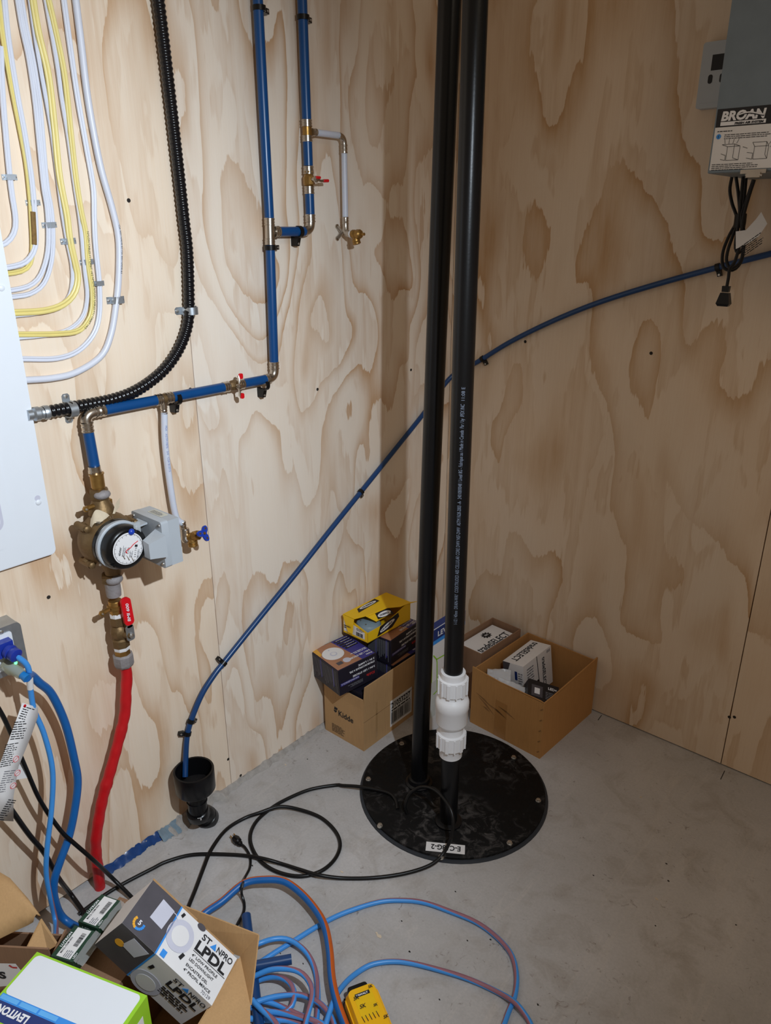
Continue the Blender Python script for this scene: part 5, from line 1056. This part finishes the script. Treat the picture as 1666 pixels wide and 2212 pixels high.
loops = [drop,
 [zt(*q) for q in ((545, 2090), (577, 2069), (600, 2054), (634, 2033), (691, 1998), (744, 1972), (816, 1949), (868, 1945), (917, 1950), (970, 1968), (1030, 1993), (1075, 2026), (1105, 2062), (1116, 2104), (1113, 2149), (1099, 2185), (1088, 2216), (1070, 2260))],
 [zt(700, 2225, .02), zt(722, 2160, .03), zt(745, 2125, .016)] + [zt(*q) for q in ((772, 2101), (805, 2083), (850, 2077), (895, 2082), (955, 2097), (1015, 2116), (1075, 2143))] + [zt(1111, 2164, .018), zt(1132, 2188, .012), zt(1147, 2213), zt(1165, 2260)],
 [zt(*q) for q in ((520, 2052, .02), (558, 2039, .034), (588, 2029, .030), (617, 2028, .026), (643, 2040, .020), (667, 2064, .014), (682, 2100), (687, 2148), (685, 2196), (680, 2245))],
 [zt(*q) for q in ((520, 2125, .02), (553, 2107, .035), (588, 2094, .050), (629, 2094, .058), (655, 2105, .056), (672, 2129, .050), (674, 2155, .044), (667, 2184, .038), (660, 2212, .034), (655, 2250, .03))],
 [zt(*q) for q in ((520, 2140, .01), (553, 2120, .012), (583, 2111, .022), (610, 2113, .030), (629, 2127, .030), (636, 2148, .026), (631, 2172, .020), (612, 2188, .014), (585, 2190, .010))],
 [zt(*q) for q in ((525, 2180, .02), (559, 2163, .024), (600, 2152, .026), (648, 2149, .026), (684, 2163, .026), (708, 2184, .022), (722, 2212, .014), (732, 2250, .01))],
 [zt(*q) for q in ((530, 2160, .02), (575, 2164, .018), (612, 2176, .014), (640, 2190, .020), (675, 2204, .020), (700, 2222, .020))],
 [zt(*q) for q in ((530, 2170, .014), (564, 2184, .016), (600, 2187, .018), (648, 2197, .022), (691, 2209, .022), (720, 2230, .02))],
 [zt(*q) for q in ((535, 2200, .012), (575, 2203, .010), (620, 2204, .008), (660, 2212, .008), (690, 2230, .008))],
 [zt(*q) for q in ((545, 2160, .036), (562, 2178, .036), (581, 2195, .034), (600, 2214, .032), (615, 2240, .03))]]
hug(loops, .0060, None, (3, 4, 5), 4.0).build('cord', [M_cordl, M_cordp], tc1)
lbp = resample(catmull(drop, 8), .004); i0 = min(range(len(lbp)), key=lambda k: (lbp[k]-L(65, 1462, .094)).length); MB().tube(lbp[i0:i0+9], .0068, 12).build('label_wrap', M_paper, tc1)
# warning tag hanging from the thin cord
tg0 = L(62, 1524, .086)
rows = [(L(48, 1518, .092), L(82, 1528, .086)), (L(36, 1552, .098), L(82, 1548, .090)), (L(18, 1600, .106), L(66, 1592, .098)), (L(-4, 1660, .112), L(40, 1655, .106)), (L(-10, 1715, .112), L(29, 1720, .108)), (L(-12, 1772, .108), L(29, 1774, .104))]
mb = MB(); mb.add([q for r_ in rows for q in r_], [(2*i, 2*i+1, 2*i+3, 2*i+2) for i in range(5)], True); wt = mb.build('warning_tag', M_paper, tc1); so = wt.modifiers.new('thick', 'SOLIDIFY'); so.thickness = .0005
o_ = rows[5][0].lerp(rows[3][0], .0)
for i, (ra, rb) in enumerate(zip(rows, rows[1:])):
    ex_ = (ra[1]-ra[0]); ey_ = (ra[0]-rb[0]); n_ = ex_.cross(ey_).normalized(); o_ = rb[0]+n_*.0006; ey2 = n_.cross(ex_.normalized())
    w2_, h2_ = (rb[1]-rb[0]).length, ey_.dot(ey2)
    fz = Face(wt, o_, ex_, ey2, local=False, root=tc1); fz.fine(.003, h2_*.04, w2_*(.72 if i < 4 else .50), h2_*.92, max(3, int(h2_/.0052)), M_ink if i != 3 else M_inkg, lv=1, fill=.4, seed=101+i)
    if i == 0: fz.disc(.005, h2_*.86, .0035, M_redp, 'red_dot', 1)
    if i in (2, 3):
        for k in range(2 if i == 3 else 1):
            c2 = (w2_*.76, h2_*(.25+.5*k)); fz.disc(c2[0], c2[1], .0078, M_paper, 'symbol', 2); fz.strokes([[(c2[0]+.0065*math.cos(2*math.pi*j/20), c2[1]+.0065*math.sin(2*math.pi*j/20)) for j in range(21)], [(c2[0]-.0046, c2[1]-.0046), (c2[0]+.0046, c2[1]+.0046)]], .0011, M_redp, 'symbol', 3)
MB().prism([L(u, v, .070) for u, v in ((30, 1640), (48, 1640), (60, 1680), (30, 1685))], X*.0006).build('folded_tag', M_paper, tc1)
# thick blue cord with orange stripe and lighted plug
tk = thing('heavy_cord', 'thick blue extension cord with orange stripe and clear lighted plug', 'cord', F(650, 1940))
p2 = V((.0588, oy1-.045, oz1-.080)); M_lit = mat('clear_plug', rgb(176, 176, 150), .12, var=.1, Alpha=.6)
MB().lathe([(.014, 0), (.0165, .003), (.0165, .022), (.013, .028), (.0105, .046)], p2, V((1, .3, -.45)), 20).build('plug', M_lit, tk)
MB().lathe([(.009, .004), (.009, .030), (.0085, .052), (.0095, .060)], p2, V((1, .3, -.45)), 14).build('strain_relief', mat('plug_sky', rgb(30, 120, 190), .3), tk)
m, nt, b = nodes('green_lamp'); b.inputs['Base Color'].default_value = (.1, .8, .3, 1); b.inputs['Emission Color'].default_value = (.15, 1, .35, 1); b.inputs['Emission Strength'].default_value = 2.0
MB().ball(p2+V((.026, .010, .006)), .0035, 8, 6).build('indicator_lamp', m, tk)
s0 = p2+V((1, .3, -.45)).normalized()*.058
hv = [[s0, L(66, 1458, .088)] + [L(u, v, d) for u, v, d in ((85, 1475, .078), (112, 1500, .066), (141, 1563, .058), (160, 1639, .056), (168, 1690, .056), (161, 1752, .060), (149, 1808, .066), (131, 1858, .074), (117, 1904, .080), (119, 1945, .084), (138, 1985, .086))] + [F(190, 2010, .02), F(270, 2010, .012)],
      [F(q[0], q[1], q[2]) for q in ((400, 2020, .012), (440, 1975, .02), (480, 1947, .030), (528, 1908, .042), (576, 1900, .046), (614, 1904, .044), (648, 1927, .038), (679, 1961, .034), (701, 1999, .032), (712, 2052, .034), (717, 2112, .036), (727, 2160, .036), (745, 2212, .034), (765, 2260, .03))]]
hug(hv, .0092, None, (7, 8, 9), 0.3, 14).build('cord', [M_cordb, M_cordo], tk)
# black cords at the left
def cord(name, lab, pts, r, m=M_cordk): return MB().tube(resample(catmull(pts, 6), .010), r, 10).build(name, m, label=lab, category='cord')
cord('black_cord', 'upper black cord slanting behind the tag and cords down to the floor', [L(-30, 1490, .10), L(0, 1536, .095), L(20, 1576, .090), L(63, 1677, .070), L(83, 1722, .066), L(106, 1760, .066), L(136, 1800, .072), L(156, 1818, .078), L(202, 1858, .092), F(240, 1894, .05), F(287, 1941, .012), F(330, 1990, .006)], .0050)
cord('black_cord', 'lower black cord slanting behind the tag towards the dimmer packs', [L(-40, 1665, .10), L(0, 1715, .09), L(30, 1757, .080), L(63, 1803, .066), L(96, 1843, .060), L(126, 1896, .052), F(151, 1929, .03), F(176, 1964, .010), F(200, 2000, .007)], .0058)
# pump cords on the floor
zl = .0205
cord('pump_cord', 'black pump cord with a loop running from sump lid past the funnel', [F(859, 1748, .016), F(855, 1728, zl), F(837, 1712, zl), F(781, 1700, zl), F(740, 1697, .010), F(725, 1696, .006)] + [F(u, v, .0055) for u, v in ((668, 1706), (612, 1730), (578, 1752), (553, 1776), (541, 1804), (545, 1832), (564, 1861), (598, 1883), (646, 1893), (691, 1883), (722, 1858), (735, 1827), (725, 1796), (691, 1765))] + [F(640, 1747, .010), F(601, 1743, .0165), F(560, 1756, .012)] + [F(u, v, .0055) for u, v in ((527, 1768), (488, 1793))] + [F(457, 1835, .012), F(440, 1875, .010), F(423, 1920, .0055), F(405, 1965, .0055), F(390, 2010, .0055)], .0052)
cord('float_cord', 'black float switch cord arching over the sump lid label and across floor', [F(879, 1757, .016), F(875, 1740, .040), F(886, 1714, .070), F(911, 1700, .095), F(939, 1706, .125), F(964, 1731, .135), F(978, 1763, .115), F(977, 1801, .075), F(961, 1839, .028), F(933, 1867, .012), F(878, 1886, .006), F(809, 1896, .0055), F(740, 1897, .0055), F(688, 1890, .017), F(650, 1879, .012), F(612, 1867, .0055), F(570, 1855, .0165), F(527, 1848, .0055), F(457, 1845, .0055), F(406, 1848, .0055), F(358, 1862, .0055), F(330, 1876, .0055), F(270, 1907, .0055), F(225, 1934, .0055), F(170, 1975, .0055)], .0050)
# loose thin cord with a two-pin plug
sp2 = thing('plug_cord', 'thin black cord with small two-pin plug lying on the floor', 'cord', F(520, 1825))
MB().tube(resample(catmull([F(519, 1823, .011), F(529, 1830, .008)] + [F(u, v, .0045) for u, v in ((540, 1850), (540, 1874))] + [F(529, 1897, .02), F(524, 1912, .060), F(522, 1930, .02), F(528, 1952, .005), F(526, 1972, .005), F(513, 1997, .005), F(500, 2030, .005)], 6), .008), .0036, 8).build('cord', M_cordk, sp2)
a, b = F(521, 1825, .011), F(505, 1808, .011); d_ = (b-a).normalized()
MB().lathe([(.005, 0), (.008, .006), (.0065, .010), (.0105, .014), (.0115, .026), (.009, .034)], a, d_, 12).build('plug', M_black, sp2)
for sg in (-1, 1):
    s_ = d_.cross(Z)*.0055*sg; MB().box((-.001, 0, -.003), (.001, .014, .003), Matrix.Translation(a+d_*.033+s_) @ Matrix((d_.cross(Z), d_, Z)).transposed().to_4x4()).build('prong', M_brass, sp2)
# ---------------------------------------------------------------- blue pipe offcuts
def offcut(lab, a, b, r=.0112):
    t = thing('pipe_offcut', lab, 'pipe', (a+b)/2, group='blue pipe offcuts'); d_ = (b-a).normalized(); ln = (b-a).length
    MB().lathe([(r*.72, .03), (r*.72, 0), (r, 0), (r, ln), (r*.72, ln), (r*.72, ln-.03)], a, d_, 20, caps=False).build('tube_wall', M_blued, t)
offcut('navy blue pipe offcut lying beside the front carton, partly under its flap', F(532, 1977, .030), F(561, 2225, .013))
offcut('short navy blue pipe offcut pointing out from under the front carton', F(630, 2072, .046), F(500, 2096, .046))
# ---------------------------------------------------------------- tool battery
za = .062; q0_, q1_, q2_ = F(743, 2140, za), F(809, 2115, za), F(853, 2207, za)
ex_ = (q1_-q0_); ex_.z = 0; wd_ = ex_.length; ex_.normalize(); ey_ = ex_.cross(Z); ey_ = ey_ if ey_.dot(q2_-q1_) > 0 else -ey_
bo = q0_; BL = .132
bt = thing('tool_battery', 'yellow and black cordless tool battery pack lying on the floor', 'battery', V((*(bo+ex_*wd_/2+ey_*BL/2).xy, 0)))
def bp3(a, b, z_): return V((*(bo+ex_*a+ey_*b).xy, z_))
def slab(x0, y0, x1, y1, z0, z1, r, taper, m, name):
    mb = MB(); lo = rrect(x1-x0, y1-y0, r, 4, x0, y0); hi = rrect(x1-x0-2*taper, y1-y0-2*taper, r, 4, x0+taper, y0+taper); n = len(lo)
    mb.add([bp3(a, b, z0) for a, b in lo]+[bp3(a, b, z1) for a, b in hi], [tuple(range(n))[::-1], tuple(range(n, 2*n))]+[(i, (i+1) % n, n+(i+1) % n, n+i) for i in range(n)]); return mb.build(name, m, bt)
slab(-.006, -.004, wd_+.006, BL+.004, .0, .026, .012, .001, M_black, 'base'); slab(-.004, .004, wd_+.004, BL, .026, .046, .010, .002, M_toolY, 'shell'); slab(.0, .0, wd_, BL+.002, .046, za, .012, .005, M_toolY, 'top_cover')
slab(.010, -.022, wd_-.010, .002, .004, .040, .006, .003, M_black, 'rail'); slab(.014, .016, wd_-.014, .074, za-.0005, za+.0005, .004, .0005, mat('decal_yellow', rgb(238, 192, 10), .4), 'decal')
bfz = Face(bt, bp3(0, 0, za+.0006), ex_, -ey_, local=False)
bfz.rect(.018, -.026, wd_-.020, -.018, M_ink, 'brand_plate', 1); bfz.text('DEWALT', .020, -.0245, .0055, M_inkw, .0002, width=wd_-.044)
for tx, ty, sz in ((.012, -.030, .011), (wd_-.020, -.016, .009), (.018, -.052, .012), (wd_-.024, -.058, .008), (wd_-.014, -.090, .010)): bfz.text('SK', tx, ty, sz, M_ink, .0002, .3)
for k in range(5): bfz.strokes([[(.016+.008*k, -.068), (.018+.008*k, -.082)]], .0014, M_ink, 'vent_slot', 1)
